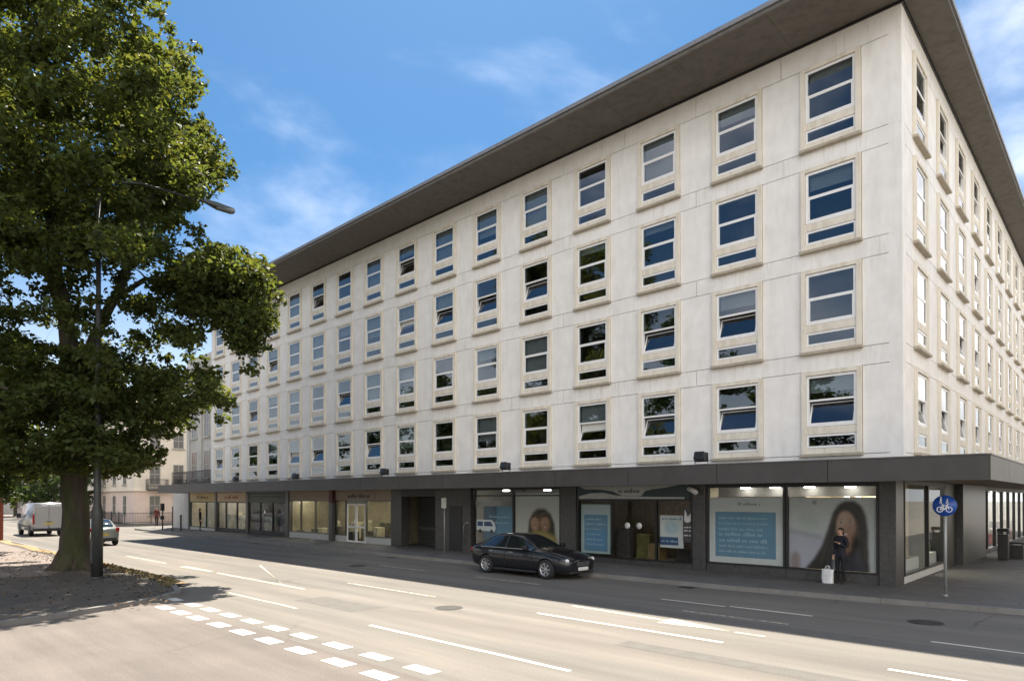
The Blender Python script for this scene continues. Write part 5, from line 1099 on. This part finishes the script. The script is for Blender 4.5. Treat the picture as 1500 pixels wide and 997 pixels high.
def leaf_mesh(name, clumps, mats, size=.17, flat=.55, seed=0):
    """clumps: (centre, radius, count, z squash); each leaf a small bent diamond of two faces"""
    rg = np.random.default_rng(seed); P = []
    for c, r, n, sq in clumps:
        d = rg.normal(size=(n, 3)); d /= np.linalg.norm(d, axis=1)[:, None]; rr = r * rg.random(n) ** .55; p = d * rr[:, None]; p[:, 2] *= sq; P.append(p + np.array(c))
    P = np.concatenate(P); n = len(P)
    nrm = rg.normal(size=(n, 3)); nrm[:, 2] = np.abs(nrm[:, 2]) + flat; nrm /= np.linalg.norm(nrm, axis=1)[:, None]
    a = np.cross(nrm, rg.normal(size=(n, 3))); a /= np.linalg.norm(a, axis=1)[:, None]; b_ = np.cross(nrm, a)
    s = (size * rg.uniform(.5, 1.5, n))[:, None]; dn = np.array([[0, 0, -1.0]])
    v = np.empty((n, 4, 3)); v[:, 0] = P - a * s * .62; v[:, 1] = P - b_ * s * .36 + nrm * s * .10; v[:, 2] = P + a * s * .62 + dn * s * .15; v[:, 3] = P + b_ * s * .36 + nrm * s * .10
    me = bpy.data.meshes.new(name); me.vertices.add(4 * n); me.vertices.foreach_set('co', v.ravel().astype('f4')); me.loops.add(6 * n); me.polygons.add(2 * n)
    i4 = np.arange(n)[:, None] * 4; idx = np.concatenate([i4 + np.array([[0, 1, 2]]), i4 + np.array([[0, 2, 3]])], axis=1).ravel()
    me.loops.foreach_set('vertex_index', idx.astype('i4')); me.polygons.foreach_set('loop_start', np.arange(0, 6 * n, 3, dtype='i4')); me.polygons.foreach_set('loop_total', np.full(2 * n, 3, dtype='i4'))
    for m in mats: me.materials.append(m)
    me.update(calc_edges=True); return me
def grow(limbs, targets, r_=None, seed=3):
    """limbs: list of polylines with radii; targets: clump centres, each joined to the nearest wood by a drooping branch"""
    rg = random.Random(seed); b = MB(); nodes = []
    for pts, rad in limbs:
        P = []; Q = []
        for i in range(len(pts) - 1):
            a = Vector(pts[i]); c = Vector(pts[i + 1]); L = (c - a).length; n = max(2, int(L / .6))
            for k in range(n): 
                t = k / n; P.append(a.lerp(c, t) + Vector((rg.uniform(-1, 1), rg.uniform(-1, 1), 0)) * .05 * min(1, L)); Q.append(rad[i] + (rad[i + 1] - rad[i]) * t)
        P.append(Vector(pts[-1])); Q.append(rad[-1]); P[0] = Vector(pts[0])
        b.tube(P, Q, 14 if rad[0] > .3 else 9); nodes += [(p, q) for p, q in zip(P, Q) if p.z > 3.2]
    for c in sorted(targets, key=lambda c: min((c - p).length for p, q in nodes)):
        p, q = min(nodes, key=lambda k: (k[0] - c).length + .25 * max(0, k[0].z - c.z)); L = (c - p).length
        if L < .3: continue
        r0 = min(q * .75, .02 + .016 * L); m_ = p.lerp(c, .5) + Vector((rg.uniform(-.15, .15), rg.uniform(-.15, .15), .10 * L + rg.uniform(-.1, .1))) * min(1, L / 2)
        m1 = p.lerp(m_, .55) + Vector((0, 0, .03 * L)); e = c + (c - m_).normalized() * .25
        b.tube([p, m1, m_, c, e], [r0, r0 * .85, r0 * .65, r0 * .4, .006], 6, 0, True); nodes += [(m1, r0 * .85), (m_, r0 * .65), (c, r0 * .45)]
    return b
def inside(p, poly):
    x, y = p; c = False; j = len(poly) - 1
    for i in range(len(poly)):
        if (poly[i][1] > y) != (poly[j][1] > y) and x < (poly[j][0] - poly[i][0]) * (y - poly[i][1]) / (poly[j][1] - poly[i][1]) + poly[i][0]: c = not c
        j = i
    return c
# the big lime on the verge: outline sketched at the trunk's own distance, then given depth
D0 = 23.8
regions = [
    ([(-260, 20), (-180, -40), (-40, -75), (120, -75), (190, -40), (222, 0), (256, 60), (284, 112), (268, 152), (312, 205), (325, 262), (285, 282), (262, 330), (285, 372), (180, 385), (90, 405), (40, 350), (-20, 380), (-200, 440)], 325, 4.8, (.55, 1.0), .75),
    ([(170, 130), (278, 150), (306, 230), (262, 310), (180, 350)], 84, 1.8, (.55, .9), .8),
    ([(-190, 280), (60, 280), (66, 400), (-190, 440)], 60, 4.0, (.5, .85), .7),
    ([(282, 372), (345, 372), (390, 408), (386, 470), (368, 520), (345, 505), (320, 475), (285, 465), (262, 430)], 96, 1.5, (.35, .7), .9),
    ([(160, 372), (285, 380), (290, 450), (230, 470), (170, 440)], 26, 2.5, (.4, .65), .7),
    ([(-180, 400), (-20, 370), (20, 420), (110, 430), (230, 470), (290, 470), (300, 500), (150, 520), (20, 510), (-160, 520)], 66, 4.0, (.4, .65), .55),
    ([(-200, 530), (20, 505), (150, 525), (235, 535), (318, 552), (316, 585), (285, 602), (246, 640), (212, 684), (160, 702), (115, 680), (0, 716), (-200, 716)], 360, 4.2, (.45, .8), .6)]
rg = random.Random(5); CL = []; TG = []
for poly, cnt, dep, rr, sq in regions:
    xs = [p[0] for p in poly]; ys = [p[1] for p in poly]; k = 0; got = 0
    while got < cnt and k < 20000:
        k += 1; p = (rg.uniform(min(xs), max(xs)), rg.uniform(min(ys), max(ys)))
        if not inside(p, poly): continue
        dz = rg.uniform(-1, 1) * dep * (1 if abs(p[0] - 60) < 120 else .8) + (-1.4 if p[0] > 275 and p[1] > 350 else 0) + (3.2 if cnt == 84 else 0); c = at_depth(p[0], p[1], D0 + dz)
        c = CAM + (c - CAM) * 1.0
        if c.z < 3.6 or c.z > 20.4: continue
        r_ = rg.uniform(*rr); CL.append((c[:], r_, int(270 * (r_ / .8) ** 2), sq)); TG.append(c); got += 1
# loose sprays that break up the outline
for poly, cnt, dep, rr, sq in regions[:2] + regions[3:4] + regions[6:]:
    n_ = len(poly)
    for i in range(n_):
        a, c = poly[i], poly[(i + 1) % n_]
        for k in range(int(math.dist(a, c) / 14)):
            t = rg.random(); p = (a[0] + (c[0] - a[0]) * t + rg.gauss(0, 11), a[1] + (c[1] - a[1]) * t + rg.gauss(0, 11))
            c_ = at_depth(p[0], p[1], D0 + rg.uniform(-.8, .8) * dep * .7 + (-1.4 if p[0] > 275 and p[1] > 350 else 0) + (3.2 if cnt == 84 else 0))
            if 3.6 < c_.z < 20.8: r_ = rg.uniform(.18, .42); CL.append((c_[:], r_, int(300 * r_ ** 1.5), .8)); TG.append(c_)
def pt(px, py, dd=0): return at_depth(px, py, D0 + dd)
base = Vector((-23.1, -14.55, .05))
limbs = [([base, base + Vector((0, 0, .35)), base + Vector((.02, 0, 1.1)), pt(111, 745), pt(106, 660), pt(102, 560), pt(98, 480)], [.86, .60, .47, .42, .42, .36, .27]),
         ([pt(98, 480), pt(80, 380, -.5), pt(70, 210, -.8), pt(62, 20, -1), pt(72, -50, -1)], [.26, .21, .15, .09, .04]),
         ([pt(103, 575), pt(138, 500, .5), pt(172, 425, 1), pt(212, 330, 1.2), pt(236, 190, 1), pt(200, 40, 1)], [.24, .20, .16, .12, .08, .04]),
         ([pt(107, 668), pt(165, 600, -.8), pt(235, 562, -1.2), pt(296, 566, -1.4)], [.17, .12, .08, .03]),
         ([pt(165, 440, .9), pt(215, 408, .5), pt(262, 420, -.2), pt(305, 405, -.9), pt(345, 430, -1.4)], [.11, .085, .06, .045, .015]),
         ([pt(104, 610), pt(40, 540, 1), pt(-50, 480, 1.5), pt(-130, 420, 1.5)], [.2, .15, .1, .05]),
         ([pt(90, 440), pt(20, 300, 1.5), pt(-60, 120, 2), pt(-120, -20, 2)], [.17, .13, .09, .04]),
         ([pt(105, 640), pt(60, 585, -2), pt(-20, 560, -3)], [.15, .09, .04])]
for a in range(7):                                                # root flare
    t = 2 * math.pi * a / 7 + .3; limbs.append(([base + Vector((math.cos(t) * .30, math.sin(t) * .30, .75)), base + Vector((math.cos(t) * .62, math.sin(t) * .62, .16)), base + Vector((math.cos(t) * 1.0, math.sin(t) * 1.0, -.02))], [.22, .19, .07]))
T1 = empty('lime_tree', base, 0, 'big old lime tree with a mossy trunk leaning over the road at the left', 'tree')
tb = grow(limbs, TG).build('trunk', [M_bark], T1); cr = link('crown', leaf_mesh('crown', CL, [M_leaf], .155, .5, 1), T1)
for o in (tb, cr): o.matrix_parent_inverse = Matrix.Translation(-base)
def simple_tree(h, rad, seed, ncl=110, lm=M_leafd, leaf=.26, bottom=.22, per=150):
    rg = random.Random(seed); cl = []; tg = []
    for k in range(ncl):
        t = rg.random(); z = h * (bottom + (1 - bottom) * t); pr = math.sin(math.pi * min(1, .12 + .86 * t)) ** .7 * rad * (.8 + .3 * noise.noise(Vector((t * 3, seed, 0)))); a = rg.uniform(0, 2 * math.pi); q = pr * rg.random() ** .45
        c = Vector((q * math.cos(a), q * math.sin(a), z)); r_ = rg.uniform(.6, 1.1) * rad / 4.5; cl.append((c[:], r_, int(per * rg.uniform(.7, 1.2)), .65)); tg.append(c)
    limbs = [([(0, 0, -.05), (.0, 0, .5), (.1, .05, h * .3), (0, .2, h * .6), (.1, 0, h * .9)], [rad * .085, rad * .065, rad * .05, rad * .03, .02])]
    for k in range(5):
        a = k * 1.26 + rg.random(); limbs.append(([(.08, .05, h * (.22 + .06 * k)), (math.cos(a) * rad * .4, math.sin(a) * rad * .4, h * (.36 + .08 * k)), (math.cos(a) * rad * .75, math.sin(a) * rad * .75, h * (.42 + .09 * k))], [.12, .08, .03]))
    return grow(limbs, tg, seed=seed).mesh('trunk', [M_bark]), leaf_mesh('crown', cl, [lm], leaf, .5, seed)
TM = [simple_tree(13, 4.8, 21), simple_tree(15, 5.2, 33)]
def plant_tree(k, loc, rz, sc, label, group=None):
    o = empty('street_tree', loc, rz, label, 'tree', group); o.scale = (sc,) * 3
    link('trunk', TM[k][0], o); link('crown', TM[k][1], o)
plant_tree(0, (-35.0, -16.2, .1), .4, .9, 'darker leafy tree close behind the big lime on the verge', 'trees along the verge')
plant_tree(1, (-50, -16.5, .1), 2.0, .8, 'darker leafy tree further along the verge behind the brick pier', 'trees along the verge')
plant_tree(0, (-72, -16.5, .1), 3.0, .8, 'farthest dark tree on the verge past the silver van', 'trees along the verge')
for k, (x, y, sc) in enumerate(((-46, -47, 1.0), (-33, -50, 1.15), (-20, -48, .95), (-8, -51, 1.1), (3, -49, 1.0), (15, -50, 1.1), (-62, -46, 1.0), (-78, -48, 1.1))):
    plant_tree(k % 2, (x, y, 0), k * 1.3, sc * 1.42, 'leafy tree across the side road seen mirrored in the lower office windows', 'trees mirrored in the windows')
for k, (x, y, sc, lb) in enumerate(((-79, -1.3, .52, 'small dark street tree nearest the stuccoed house at the far pavement'), (-89, -1.4, .60, 'second dark street tree along the far pavement above the van'), (-99, -1.3, .66, 'third dark street tree along the far pavement above the van'), (-111, -1.5, .7, 'last dark street tree before the low cream terrace'))):
    plant_tree(k % 2, (x, y, .1), k * 2.1, sc, lb, 'trees along the far pavement')
# leaf litter and tufts on the verge
rgn = np.random.default_rng(9); pts = []
while len(pts) < 2200:
    x = rgn.uniform(-34, -12.4); y = rgn.uniform(-22, -13.0)
    lim = -13.3 if x < -16.5 else -13.4 - (x + 16.5) * .42
    if y < lim and (rgn.random() < .35 or y > lim - 1.3): pts.append(((x, y, .13), .05, 1, .2))
lit = link('leaf_litter', leaf_mesh('leaf_litter', pts, [mat('dry_leaves', (.12, .08, .045), .9, var=.3)], .065, 2.2, 4)); tag(lit, kind='stuff')
gp = []
while len(gp) < 700:
    x = rgn.uniform(-25, -15.4); lim = -13.35 if x < -16.5 else -13.45 - (x + 16.5) * .42
    gp.append(((x, lim - abs(rgn.normal(0, .22)), .15), .05, 1, 1.0))
gr = link('grass_tufts', leaf_mesh('grass_tufts', gp, [mat('verge_grass', (.13, .105, .045), .9, var=.3)], .085, 0.0, 6)); tag(gr, kind='stuff')
